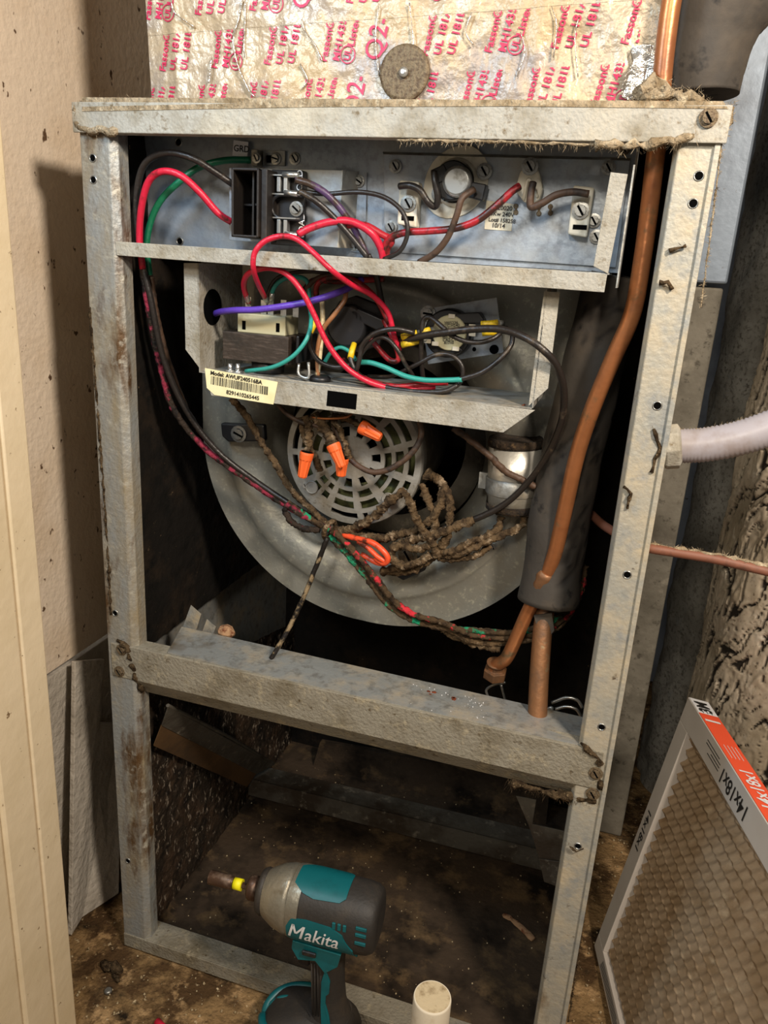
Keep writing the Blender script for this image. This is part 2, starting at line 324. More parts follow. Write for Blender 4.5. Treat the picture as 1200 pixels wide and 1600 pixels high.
mb.prism([(W-.027, 0, .018), (W-.030, .005, .018), (W-.030, .03, .018), (W-.0285, .03, .018), (W-.0285, .0056, .018), (W-.026, .0015, .018)], (0, 0, H-.03))
rp = part(mb, 'corner_post', 'steel_worn', bevel=.0006); rp['label'] = 'pale right post with punched holes'
# rails
zt = P(180, 208, -.004).z
mb = MB(); mb.box((-.003, -.005, zt), (W+.003, -.003, H)); mb.box((-.003, -.003, H-.002), (.448, .04, H)); mb.box((.448, -.003, H-.002), (W+.003, .008, H)); mb.box((.03, -.003, zt), (W-.03, .008, zt+.0015))
part(mb, 'top_rail', 'steel_dusty', bevel=.0008)
zm, zl = .4134, P(212, 1063, -.001).z
mb = MB(); mb.prism([(.004, -.001, zm), (.004, -.001, zl), (.004, .013, zl-.021), (.004, .03, zl-.022), (.004, .03, zl-.020), (.004, .014, zl-.019), (.004, .0012, zl+.001), (.004, .0012, zm-.0015), (.004, .018, zm-.0015), (.004, .018, zm)], (W-.012, 0, 0))
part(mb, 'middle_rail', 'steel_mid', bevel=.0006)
mb = MB(); mb.prism([P(262, 1019, .002), P(284, 979, .055), P(918, 1122, .055), P(920, 1168, .002)], (0, 0, -.0015)); dp = part(mb, 'drip_shelf', 'steel'); dp['label'] = 'flat grey sheet behind the middle rail with rust spots'
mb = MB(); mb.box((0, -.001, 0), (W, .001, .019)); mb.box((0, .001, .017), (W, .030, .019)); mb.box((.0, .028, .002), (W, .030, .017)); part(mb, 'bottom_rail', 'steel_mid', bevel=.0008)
# shell
mb = MB(); mb.box((0, .045, 0), (.0015, D, H)); part(mb, 'side_panel', 'steel')
mb = MB(); mb.box((W-.0015, .045, 0), (W, D, H)); part(mb, 'side_panel', 'steel')
mb = MB(); mb.box((0, D, 0), (W, D+.002, H)); part(mb, 'back_panel', 'liner')
mb = MB(); mb.box((.002, .02, .006), (W-.002, D, .009)); part(mb, 'base_pan', 'panfloor')
mb = MB(); mb.box((.002, .04, H-.004), (W-.002, D, H-.002)); part(mb, 'top_panel', 'liner')
mb = MB(); mb.grid(lambda a, b: V((.019+.0018*noise.noise(V((a*30, b*60, 3))), .022+a*(D-.03), .39+b*(H-.40))), 60, 90); part(mb, 'side_liner', 'liner')
mb = MB(); mb.grid(lambda a, b: V((.022+.003*noise.fractal(V((a*26, b*30, 5)), 1, 2, 3), .031+a*(D-.04), .009+b*(.33-.10*a))), 80, 70); sl = part(mb, 'side_liner', 'crust'); sl['label'] = 'brown crusted lower liner'
mb = MB(); mb.grid(lambda a, b: V((W-.019, .022+a*(D-.03), .009+b*(H-.02))), 20, 20); part(mb, 'side_liner', 'liner')
mb = MB(); mb.box((.02, D-.01, .01), (W-.02, D-.004, H-.01)); part(mb, 'back_liner', 'liner')
# rust and scale on the drip shelf
mb = MB()
for (u, v, r, n) in ((500, 1042, 7, 26), (540, 1054, 8, 22), (552, 1056, 6, 14), (672, 1084, 4, 7), (708, 1092, 4, 5)):
    for _ in range(n):
        c = PZ(u+random.gauss(0, r*.6), v+random.gauss(0, r*.5), .4140); s_ = random.uniform(.0008, .0028)
        mb.lathe([(0, s_), (.0005, s_*.6)], c, (0, 0, 1), 5)
rs = part(mb, 'rust_spots', 'rust'); rs['kind'] = 'stuff'
mb = MB()
for _ in range(220):
    u = random.uniform(440, 760); v = 1039+(u-540)*.225+random.uniform(6, 42)
    c = PZ(u, v, .4135); s_ = random.uniform(.0003, .0009); mb.lathe([(0, s_), (s_*1.2, s_*.5)], c, (0, 0, 1), 5)
rs = part(mb, 'mineral_grit', 'ink_w'); rs['kind'] = 'stuff'
# screws and holes
for (u, v, m_) in ((1107, 184, 'screw_rust'), (190, 1015, 'screw_rust'), (187, 1049, 'screw_rust'), (931, 1208, 'screw_rust'), (926, 1240, 'screw_rust')):
    screw(cab, P(u, v, -.006 if v < 300 else -.001), m=m_, r=.0042)
for (u, v) in ((145, 247), (146, 281), (1092, 275), (1083, 318), (1027, 634), (980, 898), (940, 1136), (903, 1322), (180, 958), (200, 1345)): hole(cab, P(u, v, 0))
mb = MB()
fuzz(mb, [P(122, 160, 0), P(300, 156, 0), P(700, 160, 0), P(900, 160, 0)], .0015, 900, .006)
fuzz(mb, [P(120, 165, -.002), P(124, 200, -.002), P(150, 205, -.004), P(185, 204, -.004)], .003, 200, .006)
fuzz(mb, [P(620, 218, -.003), P(800, 222, -.003), P(930, 226, -.003)], .0012, 260, .007, (0, 0, -.6))
fuzz(mb, [P(930, 226, -.006), P(1020, 226, -.006), P(1085, 212, -.007)], .0036, 260, .006, (0, 0, -.6))
fuzz(mb, [P(1140, 165, 0), P(1130, 215, 0)], .0026, 160, .006); fuzz(mb, [P(1128, 225, 0), P(1095, 480, 0)], .0006, 500, .004)
fuzz(mb, [P(1000, 158, .0), P(1040, 148, .0), P(1100, 158, 0)], .004, 300, .008)
fz = part(mb, 'lint_fringe', 'dust'); fz['kind'] = 'stuff'
mb = MB()
fuzz(mb, [P(800, 1222, .002), P(860, 1240, .002), P(930, 1252, .002)], .0035, 400, .009, (0, 0, -.7))
fuzz(mb, [P(938, 1250, .004), P(914, 1420, .004), P(888, 1596, .004)], .0009, 700, .0045, (.5, 0, 0))
fuzz(mb, [P(905, 1160, 0), P(935, 1185, 0), P(938, 1230, 0)], .0028, 200, .005)
fuzz(mb, [P(184, 1000, 0), P(200, 1010, 0), P(212, 1060, 0), P(222, 1080, .006)], .003, 200, .005)
fuzz(mb, [P(140, 480, 0), P(165, 800, 0), P(174, 960, 0)], .0014, 300, .005, (-.5, 0, 0))
for (a, b, c) in (((1045, 392, -.002), (1060, 386, -.004), (1072, 384, -.003)), ((1030, 442, -.003), (1045, 440, -.004), (1050, 452, -.002)), ((975, 760, -.003), (985, 770, -.003), (980, 795, -.002)), ((890, 1322, -.004), (900, 1330, -.004), (912, 1326, -.002)), ((1022, 670, -.001), (1030, 700, -.001), (1018, 738, -.001))):
    fuzz(mb, [P(*a), P(*b), P(*c)], .0014, 20, .004)
fz = part(mb, 'grime_clumps', 'dust_dark'); fz['kind'] = 'stuff'
# ------------------------------------------------------------------ inside the lower compartment
ab = thing('angle_bar', P(390, 1215, .29), 'dirty bluish steel angle bar across the back of the bottom compartment', 'metal bar')
a, b = PZ(388, 1216, .065), PZ(880, 1336, .065)
mb = MB(); mb.prism([a, a+V((0, 0, -.030)), b+V((0, 0, -.034)), b], (0, .0015, 0)); mb.build('upright_flange', 'steel_dark', ab, .0005)
mb = MB(); mb.prism([a, b, b+V((0, .035, 0)), a+V((0, .035, 0))], (0, 0, -.0015)); mb.build('top_flange', 'steel_dark', ab, .0005)
cl = thing('sagging_insulation_strip', P(300, 1150, .08), 'amber insulation strip with grey facing sagging along the lower left side', 'insulation')
A0, A1 = PX(240, 1163, .035), PX(386, 1228, .035); B0, B1 = PX(252, 1132, .045), PX(400, 1208, .045); C0, C1 = PX(262, 1102, .060), PX(428, 1193, .060)
mb = MB(); mb.prism([A0, A1, B1, B0], (.0, .0, -.002)); mb.build('fibre_edge', 'amber', cl)
mb = MB()
for i in range(1): mb.prism([B0, B1, C1, C0], (.001, .0, -.002))
mb.tube(spline([C0, C0.lerp(C1, .5)+V((0, 0, .003)), C1], 8), .0022, 8, .1); mb.build('facing', 'steel_dark', cl, .0005)
br = thing('side_bracket', P(860, 1300, .05), 'brown sheet metal bracket with a square cut-out at the lower right post', 'bracket')
y_ = .06
mb = MB()
mb.prism([P(806, 1244, y_), P(838, 1250, y_), P(832, 1288, y_), P(890, 1301, y_), P(882, 1346, y_), P(842, 1340, y_), P(826, 1290, y_)], (0, .0015, 0)); mb.build('upper_plate', 'steel_dark', br, .0004)
mb = MB(); mb.prism([P(842, 1342, y_), P(882, 1348, y_), P(872, 1386, y_), P(850, 1378, y_)], (0, .0015, 0)); mb.build('lower_plate', 'steel_dark', br, .0004)
mb = MB(); mb.prism([P(500, 1160, .40), P(860, 1222, .40), P(850, 1320, .40), P(480, 1228, .40)], (0, .01, 0)); tag(mb.build('rear_insulation_slab', 'panfloor'), 'dark brown insulation slab at the back of the bottom compartment', 'insulation')
mb = MB(); c0, c1 = PZ(786, 1428, .012), PZ(834, 1468, .012); mb.tube(spline([c0, c0.lerp(c1, .4)+V((.002, 0, .002)), c1], 6), [.002, .0045, .005, .0045, .003, .0038, .0045, .005, .0048, .0045, .005, .0052, .004][:13], 8, .15, flat=.35); tag(mb.build('wood_splinter', 'rock'), 'pale wood splinter lying on the dark base pan', 'splinter')
mb = MB(); mb.tube([P(388+k, 1199+k*.3, .30) for k in (0, 6, 14, 22, 30)], [.002, .005, .004, .005, .002], 7, .3, flat=.6); tag(mb.build('debris_lump', 'rock'), 'small pale lump at the end of the amber insulation strip', 'debris')
# metal tabs and lump behind the left of the drip shelf
for k, (q, lab) in enumerate((([(286, 979), (298, 946), (314, 960), (306, 986)], 'taller small sheet metal tab above the left end of the drip shelf'), ([(316, 987), (323, 968), (337, 980), (333, 991)], 'shorter small sheet metal tab beside the tan lump'))):
    mb = MB(); mb.prism([P(u, v, .062) for u, v in q], (0, .001, 0)); tag(mb.build('metal_tab', 'steel', None), lab, 'metal tab')
mb = MB(); mb.lathe([(-.009, .001), (-.006, .006), (0, .0085), (.006, .0075), (.011, .002)], P(352, 987, .065), (1, .1, -.1), 9, smooth=False); tag(mb.build('foam_lump', 'rock'), 'tan crumbly foam lump behind the left end of the drip shelf', 'debris')
# ------------------------------------------------------------------ heater compartment
ht = thing('heater_tray', (.03, 0, .80), 'grey sheet metal tray across the top of the cabinet, carrying the heater panel', 'metal tray')
xs, xe = .026, P(950, 440, 0).x
mb = MB(); mb.prism([P(180, 377, .001), P(949, 428, .001), P(944, 457, .001), P(182, 399, .001)], (0, .0012, 0)); mb.build('front_lip', 'steel_dusty', ht, .0004)
zs = .8175
mb = MB(); mb.box((.085, .002, zs-.003), (xe, .072, zs-.0018)); mb.box((.026, .002, zs-.003), (.085, .016, zs-.0018)); mb.build('bottom', 'steel', ht)
mb = MB(); mb.box((.018, .0700, zs-.001), (xe+.006, .0712, .922)); mb.build('back_plate', 'steel_blue', ht)
mb = MB(); q = [P(954, 269, .0), P(981, 272, .0), P(950, 428, .0), P(927, 416, .0)]; mb.prism(q, (0, .0012, 0)); mb.build('end_flange', 'steel_dusty', ht, .0004)
mb = MB(); mb.box((xe+.006, .001, zs-.012), (xe+.0072, .072, .890)); mb.box((xe+.006, .04, .89), (xe+.0072, .072, .915)); mb.build('end_plate', 'steel', ht)
mb = MB(); mb.box((.018, .012, .9215), (xe+.006, .0705, .9225)); mb.build('top_plate', 'steel_dark', ht)
for (u, v) in ((279, 222), (281, 377), ): hole(ht, P(u, v, .0698), r=.003)
screw(ht, P(461, 248, .0698), r=.0036)
for (u, v) in ((975, 232),): screw(ht, P(u, v, .0698), r=.0036, m='screw_rust')
# heater element panel
hp = thing('heater_element_panel', P(760, 400, .069), 'bare zinc heater element panel with ceramic terminals, right of the black block', 'heater panel')
mb = MB(); mb.prism([P(600, 239, .067), P(985, 250, .067), P(962, 418, .067), P(600, 393, .067)], (0, .0015, 0)); mb.build('plate', 'steel_blue', hp, .0003)
mb = MB(); mb.prism([P(598, 237, .0665), P(986, 247, .0665), P(985, 251, .061), P(599, 241, .061)], (0, .001, 0)); mb.build('folded_edge', 'steel', hp)
for (u, v) in ((618, 260), (611, 355), (951, 262), (932, 370), (928, 345)): screw(hp, P(u, v, .066), r=.0038)
def dogbone(u, v):
    mb = MB(); 
    for d in (-5, 5): mb.lathe([(0, .0022), (.001, .0018)], P(u, v+d, .0668), (0, -1, 0), 9)
    mb.box(P(u-1, v-6, .0668), P(u+1, v+6, .0664)); return mb.build('rivet', 'screw_rust', hp)
for (u, v) in ((703, 325), (806, 327), (842, 329), (860, 328)): dogbone(u, v)
def ceramic(cu, cv, q, sy):
    mb = MB(); mb.prism([P(u, v, .054) for u, v in q], (0, .0125, 0)); c = mb.build('ceramic_terminal', 'ceramic', hp, .0016)
    screw(c, P(cu, cv, .0535), r=.0046); mb = MB(); a_ = P(cu-1, sy, .0535); mb.box(a_-V((.0055, 0, .0018)), a_+V((.0055, .0008, .0018))); mb.build('slot', 'black', c)
ceramic(638, 318, [(624, 281), (655, 284), (650, 356), (620, 350)], 341)
ceramic(907, 329, [(896, 289), (929, 293), (917, 371), (887, 366)], 355)
mb = MB(); q = [(825, 250), (836, 254), (843, 270), (848, 295), (843, 312), (832, 318), (818, 315), (807, 300), (806, 290), (812, 270)]
mb.prism([P(u, v, .056) for u, v in q], (0, .0105, 0)); cn = mb.build('ceramic_cone', 'ceramic', hp, .0016); screw(cn, P(828, 260, .0555), r=.0046)
mb = MB(); mb.tube(path([(818, 312, .055), (826, 280, .053), (840, 308, .055)], 8), .0013, 8); mb.build('moulded_rib', 'ceramic', cn)
mb = MB(); mb.prism([P(760, 313, .0664), P(803, 319, .0664), P(799, 361, .0664), P(757, 358, .0664)], (0, .0004, 0)); st = mb.build('rating_sticker', 'sticker_w', hp)
mb = MB(); o = P(802, 331, .0663); xd, yd = P(802, 331, .066)-P(764, 328, .066), V((0, 0, 1))
for i, s_ in enumerate(('3020020', '5Kw 240V', 'Lot# 158258', '10/14')):
    add_text(mb, s_, P((768, 766, 763, 768)[i], 327+i*9.3, .0663), xd, yd, (.0050, .0047, .0044, .0050)[i], bold=.00008); mb.build('printed_text', 'ink_k', st); mb = MB()
# ground lug
gl = thing('ground_lug', P(402, 255, .068), 'small grey ground lug with two slotted screws beside the GRD tag', 'ground lug')
mb = MB(); mb.box(P(392, 259, .058), P(411, 236, .0695)); mb.build('clamp_block', 'steel_dusty', gl, .0008); screw(gl, P(401, 247, .0575), r=.0030, slot=.5)
mb = MB(); mb.box(P(411, 258, .067), P(447, 236, .0695)); mb.box(P(412, 258, .060), P(419, 240, .0695)); mb.build('mounting_tongue', 'steel', gl, .0004); screw(gl, P(431, 248, .0665), r=.0034, slot=1.3)
mb = MB(); mb.box(P(414, 254, .0655), P(425, 243, .0667)); mb.build('square_hole', 'black', gl)
mb = MB(); mb.prism([P(365, 219, .064), P(388, 222, .064), P(386, 246, .064), P(363, 243, .064)], (0, .0003, 0)); gt = tag(mb.build('ground_tag', 'tag'), 'small white paper tag printed GRD at the end of the green wire', 'tag')
mb = MB(); add_text(mb, 'GRD', P(365, 236, .0638), P(394, 238, .064)-P(374, 236, .064), (0, 0, 1), .0076, bold=.0001); mb.build('printed_text', 'ink_k', gt)
# bracket behind the block
bk = thing('mounting_bracket', P(470, 395, .069), 'raised zinc bracket behind the black terminal block', 'bracket')
mb = MB(); mb.prism([P(358, 262, .048), P(534, 266, .048), P(527, 387, .048), P(358, 375, .048)], (0, .0012, 0)); mb.build('face', 'steel_blue', bk, .0003)
mb = MB(); mb.prism([P(534, 266, .048), P(527, 387, .048), P(552, 388, .068), P(560, 268, .068)], (.001, 0, 0)); mb.build('side_wall', 'steel', bk)
mb = MB(); mb.prism([P(549, 267, .0675), P(573, 270, .0675), P(570, 396, .0675), P(545, 392, .0675)], (0, .0012, 0)); mb.build('foot', 'steel_blue', bk)
screw(bk, P(561, 283, .067), r=.0036, slot=1); screw(bk, P(556, 382, .067), r=.0036, slot=.3)
# terminal block
tb = thing('terminal_block', P(415, 375, .03), 'black-brown plastic power terminal block with an open left socket', 'terminal block')
zf, zb = .012, .048
x0, x1 = P(361, 300, zf).x, P(404, 300, zf).x; z1_, z0_ = P(380, 262, zf).z, P(380, 371, zf).z; t_ = .0022
mb = MB(); mb.box((x0, zf, z0_), (x0+t_, zb, z1_)); mb.box((x1-t_, zf, z0_), (x1, zb, z1_)); mb.box((x0, zf, z1_-t_), (x1, zb, z1_)); mb.box((x0, zf, z0_), (x1, zb, z0_+t_)); mb.box((x0, zb-.002, z0_), (x1, zb, z1_)); mb.build('socket_housing', 'bakelite', tb, .0008)
xm = x0+(x1-x0)*.58; zc = (z0_+z1_)/2
mb = MB(); mb.box((xm, zf+.01, z0_+t_), (xm+.0016, zb-.002, z1_-t_)); mb.box((xm, zf+.012, zc-.0008), (x1-t_, zb-.002, zc+.0008)); mb.box((x0+t_, zf+.02, zc-.0008), (xm, zb-.002, zc+.0008)); mb.build('divider', 'blackplastic', tb)
for dz in (.020, -.020): screw(tb, (xm+.007, zb-.004, zc+dz), r=.0035, m='screw_rust')
x2 = P(475, 300, .040).x
mb = MB(); mb.box((x1, .036, z0_-.004), (x2, .047, z1_+.002)); mb.box((x1, .016, z0_-.002), (x1+.006, .04, z1_)); mb.build('terminal_deck', 'bakelite', tb, .001)
for k, (va, vb) in enumerate(((276, 302), (343, 366))):
    mb = MB(); a_, b_ = P(427, vb, .028), P(470, va, .028)
    mb.box((a_.x, .026, a_.z-.001), (b_.x-.004, .037, a_.z)); mb.box((a_.x, .026, b_.z), (b_.x-.004, .037, b_.z+.001)); tm = mb.build('terminal_tab', 'zinc', tb)
    for j in (0, 1): 
        mb = MB(); xx = a_.x+.0035+j*.0062; mb.box((xx, .027, a_.z+.0012), (xx+.0035, .034, b_.z-.0008)); mb.build('contact_post', 'zinc', tm, .0004)
    mb = MB()
    mb.tube([(b_.x-.014, .027, a_.z+.001), (b_.x-.002, .027, a_.z)], .0024, 8, .1); 
    if k == 0: mb.tube([(b_.x-.016, .027, b_.z+.001), (b_.x-.002, .027, b_.z+.001)], .0024, 8, .1)
    mb.build('crimp', 'zinc', tm)
ca, cb_ = P(424, 334, .028), P(470, 312, .028)
mb = MB(); zz = (ca.z+cb_.z)/2; hh = .0095; pts = [V((cb_.x, .028, zz+hh)), V((ca.x+hh, .028, zz+hh))]+[V((ca.x+hh-hh*math.sin(k*math.pi/8), .028, zz+hh*math.cos(k*math.pi/8))) for k in range(1, 8)]+[V((ca.x+hh, .028, zz-hh)), V((cb_.x, .028, zz-hh))]
mb.tube(pts, .0016, 8); mb.box((ca.x+.005, .0345, zz-hh), (cb_.x, .037, zz+hh)); mb.build('centre_channel', 'blackplastic', tb)
screw(tb, (cb_.x-.006, .033, zz-.001), r=.0042, slot=.9)
mb = MB()
for (s_, u, v) in (('LOAD', 471, 306), ('LOAD', 474, 372)): add_text(mb, s_, P(u+1, v, .0355), (0, 0, 1), (-1, 0, 0), .0075, bold=.00005); mb.build('printed_text', 'ink_w', tb); mb = MB()
# limit thermostat
lt = thing('limit_thermostat', P(718, 290, .066), 'round thermostat disc in a black body on a white oval plate', 'thermostat')
c_ = P(712, 285, .0655)
mb = MB(); vs = []
for k in range(32):
    a_ = 2*math.pi*k/32; r_ = .0262+.0045*abs(math.cos(a_-.9))**3; vs.append(c_+V((math.cos(a_)*r_*1.0, 0, math.sin(a_)*r_)))
mb.prism(vs, (0, .0015, 0)); mb.build('mounting_plate', 'ceramic', lt, .0006)
mb = MB(); mb.lathe([(0, .0195), (.004, .0185), (.006, .017)], c_, (0, -1, 0), 28, cap=False); mb.build('raised_ring', 'ceramic', lt)
mb = MB(); mb.lathe([(0, .0155), (.014, .0155), (.015, .0145)], c_, (0, -1, 0), 28); mb.build('body', 'blackplastic', lt)
mb = MB(); mb.lathe([(0, .0125), (.0035, .0120), (.0045, .0095)], P(715, 284, .0505), (0, -1, 0), 28); mb.build('disc_cap', 'zinc', lt)
for (q) in ([(672, 266), (694, 256), (704, 278), (680, 290)], [(728, 282), (760, 288), (754, 314), (724, 306)]):
    mb = MB(); mb.prism([P(u, v, .050) for u, v in q], (0, .012, 0)); mb.build('terminal_ear', 'blackplastic', lt, .001)
for (u, v) in ((757, 268), (686, 303)): screw(lt, P(u, v, .064), r=.0044)
# ------------------------------------------------------------------ control tray
yt = .02
ct = thing('control_tray', P(560, 640, yt), 'dusty grey control tray below the heater tray with a barcode sticker on its lip', 'metal tray')
mb = MB(); mb.prism([P(u, v, yt) for u, v in ((318, 577), (510, 600), (836, 641), (786, 676), (440, 632), (330, 618))], (0, .0012, 0)); ml = mb.build('front_lip', 'steel_dusty', ct, .0003)
mb = MB(); mb.prism([P(u, v, yt-.0004) for u, v in ((512, 610), (558, 616), (556, 640), (510, 634))], (0, .0002, 0)); mb.build('square_opening', 'black', ml)
mb = MB(); mb.prism([P(u, v, yt) for u, v in ((287, 411), (310, 411), (311, 574), (290, 546))], (0, .0012, 0)); mb.build('side_flange', 'steel_dusty', ct)
mb = MB(); mb.prism([P(u, v, yt) for u, v in ((850, 455), (875, 457), (856, 607), (826, 634))], (0, .0012, 0)); mb.build('side_flange', 'steel_dusty', ct)
xl = P(310, 500, yt).x; xr = P(845, 520, yt).x; zb_ = P(440, 600, yt).z; zbt = P(560, 603, yt).z; zbt = P(600, 612, yt).z
mb = MB(); mb.box((xl, yt, zbt-.001), (xr, .104, zbt)); mb.build('bottom', 'steel', ct)
zt_ = P(310, 411, yt).z
mb = MB(); mb.prism([(xl, yt, zbt), (xl, .104, zbt), (xl, .104, zt_), (xl, yt, zt_)], (.001, 0, 0)); sp_ = mb.build('side_plate', 'steel_dusty', ct)
c_ = PX(332, 480, xl+.0012); mb = MB(); mb.lathe([(0, .0165), (.0006, .0165)], c_, (1, 0, 0), 24); mb.build('round_hole', 'black', sp_)
mb = MB(); mb.prism([(xr, yt, zbt), (xr, .104, zbt), (xr, .104, zt_), (xr, yt, zt_)], (.001, 0, 0)); mb.build('side_plate', 'steel', ct)
mb = MB(); mb.prism([P(u, v, yt-.0006) for u, v in ((320, 575), (434, 597), (427, 632), (335, 617), (323, 606))], (0, .0004, 0)); bs = mb.build('barcode_sticker', 'sticker', ct)
mb = MB(); xd = P(434, 597, yt)-P(320, 575, yt)
def S(a, b): return P(324+a*104-b*1.5, 578+a*20+b*31, yt-.0008)
add_text(mb, 'Model: AWUF240516BA', S(.05, .19), xd, (0, 0, 1), .0052, bold=.00014); mb.build('printed_text', 'ink_k', bs); mb = MB(); add_text(mb, '8291410265445', S(.30, 1.0), xd, (0, 0, 1), .0052, bold=.0001); mb.build('printed_text', 'ink_k', bs); mb = MB()
a_ = .06; random.seed(3)
while a_ < .92:
    w_ = random.choice((.006, .006, .012, .016)); mb.add([S(a_, .68), S(a_+w_, .68), S(a_+w_, .26), S(a_, .26)], [(0, 1, 2, 3)]); a_ += w_+random.choice((.006, .009, .013))
o = mb.build('printed_barcode', 'ink_k', bs); o['kind'] = 'stuff'
for q in ([(770, 648), (790, 640), (812, 644), (820, 636)], [(620, 622), (680, 630), (740, 640)]):
    mb = MB(); fuzz(mb, [P(u, v-4, yt+.006) for u, v in q], .0016, 40, .003); o = mb.build('rust_crust', 'rust', ct); o['kind'] = 'stuff'
# transformer
tf = thing('transformer', P(410, 580, .05), 'brown laminated transformer with a cream terminal cover on the control tray', 'transformer')
x0, x1 = P(348, 550, .035).x, P(450, 560, .035).x; za, zb2 = P(400, 522, .035).z, P(400, 566, .035).z
mb = MB(); mb.box((x0, .035, zb2), (x1, .080, za)); mb.build('laminated_core', 'lam', tf, .0006)
x2, x3 = P(371, 500, .04).x, P(446, 500, .04).x; zc2 = P(400, 491, .04).z
mb = MB(); mb.box((x2, .040, za), (x3, .070, zc2)); cv = mb.build('terminal_cover', 'cream', tf, .0008)
for u in (381, 434): mb = MB(); c_ = P(u, 508 if u < 400 else 512, .0398); mb.box(c_-V((.0018, 0, .004)), c_+V((.0018, .001, .004))); mb.build('slot', 'black', cv)
mb = MB(); mb.lathe([(0, .016), (.010, .015), (.012, .012)], ((x0+x1)/2+.004, .055, zb2), (0, 0, -1), 20); mb.build('coil_wrap', 'blackplastic', tf)
for (u, v, h_) in ((388, 476, 20), (412, 480, 22), (423, 480, 22), (443, 486, 12), (462, 480, 26)):
    mb = MB(); a_ = P(u, v+h_*.6, .052); mb.box(a_-V((.0028, .0004, 0)), a_+V((.0028, .0004, .014))); mb.build('blade_terminal', 'zinc', tf)
for u in (360, 372):
    mb = MB(); p_ = P(u, 568, .034); mb.tube([p_, p_-V((0, 0, p_.z-zbt))], .0022, 8, .12); mb.lathe([(0, .005), (.002, .0045)], (p_.x, p_.y, zbt+.0005), (0, 0, 1), 10); mb.build('mounting_bolt', 'zinc', tf)
mb = MB(); mb.box(P(466, 568, .035), P(492, 520, .08)); mb.build('coil_side', 'blackplastic', tf, .001)
pts = path([(467, 568, .03), (467, 585, .028), (482, 590, .028), (482, 566, .03)], 4); mb = MB(); mb.tube(pts, .0014, 6); mb.build('mounting_clip', 'zinc', tf)
# grommet
mb = MB(); mb.lathe([(0, .010), (.003, .010), (.005, .007)], (P(500, 590, .04).x, .04, zbt+.0002), (0, 0, 1), 18); tag(mb.build('rubber_grommet', 'blackplastic'), 'black rubber grommet where the cream wire passes through the control tray', 'grommet')
# left relay
rl = thing('heater_relay', P(560, 520, .085), 'black heater relay hidden behind the wires in the middle of the control tray', 'relay')
mb = MB(); mb.prism([P(u, v, .075) for u, v in ((555, 462), (590, 476), (606, 500), (592, 540), (560, 552), (520, 530), (512, 500), (530, 470))], (0, .008, 0)); mb.build('base', 'bakelite', rl, .001)
c_ = P(548, 508, .072); mb = MB(); mb.lathe([(0, .019), (.012, .019), (.014, .017)], c_, (0, -1, 0), 24); mb.build('body', 'blackplastic', rl)
mb = MB(); mb.prism([P(u, v, .058) for u, v in ((546, 486), (560, 483), (598, 500), (600, 512), (588, 516), (556, 500))], (0, .014, 0)); mb.build('terminal_ear', 'blackplastic', rl, .001)
mb = MB(); mb.prism([P(u, v, .060) for u, v in ((514, 508), (530, 528), (552, 540), (548, 548), (528, 538), (508, 518))], (0, .014, 0)); mb.build('terminal_ear', 'blackplastic', rl, .001)
# right relay with plate
rr = thing('fan_relay', P(720, 555, .095), 'black fan relay with a round cream cap on a tilted grey plate', 'relay')
mb = MB(); mb.prism([P(u, v, .085) for u, v in ((657, 484), (776, 465), (787, 551), (669, 569))], (0, .0015, 0)); rpl = mb.build('mounting_plate', 'steel_blue', rr)
screw(rr, P(669, 490, .0845), r=.0048, slot=1.5)
for (u, v, r_) in ((772, 546, .0042), (741, 546, .0018), (700, 491, .002), (741, 545, .0016)): mb = MB(); mb.lathe([(0, r_), (.0004, r_)], P(u, v, .0848), (0, -1, 0), 14); mb.build('plate_hole', 'black', rpl)
c_ = P(704, 520, .084); mb = MB(); mb.lathe([(0, .022), (.012, .0215), (.014, .020)], c_, (0, -1, 0), 28); mb.build('body', 'blackplastic', rr)
c_ = P(703, 520, .070); mb = MB(); mb.lathe([(0, .0155), (.003, .0155), (.004, .0145)], c_, (0, -1, 0), 32); cap_ = mb.build('round_cap', 'cream', rr)
mb = MB()
for i, s_ in enumerate(('3005236', '+1C.H240', '24V', '', '', 'HT 09', 'CA2-C1', '41710')):
    if s_: add_text(mb, s_, P(692+(2 if i in (0, 7) else 0), 507+i*4.4, .0658), (1, 0, .12), (0, 0, 1), .0036, bold=.00004)
mb.build('printed_text', 'ink_k', cap_)
for q in ([(700, 491), (748, 488), (756, 500), (752, 506), (712, 506)], [(684, 548), (714, 540), (724, 548), (700, 556)]):
    mb = MB(); mb.prism([P(u, v, .068) for u, v in q], (0, .014, 0)); mb.build('terminal_ear', 'blackplastic', rr, .001)
for (u, v) in ((706, 494), (738, 510), (738, 522), (668, 520), (668, 533), (680, 537), (712, 545)):
    mb = MB(); a_ = P(u, v, .066); mb.box(a_-V((.003, .001, .0018)), a_+V((.003, .001, .0018))); mb.build('blade_terminal', 'ceramic', rr, .0003)
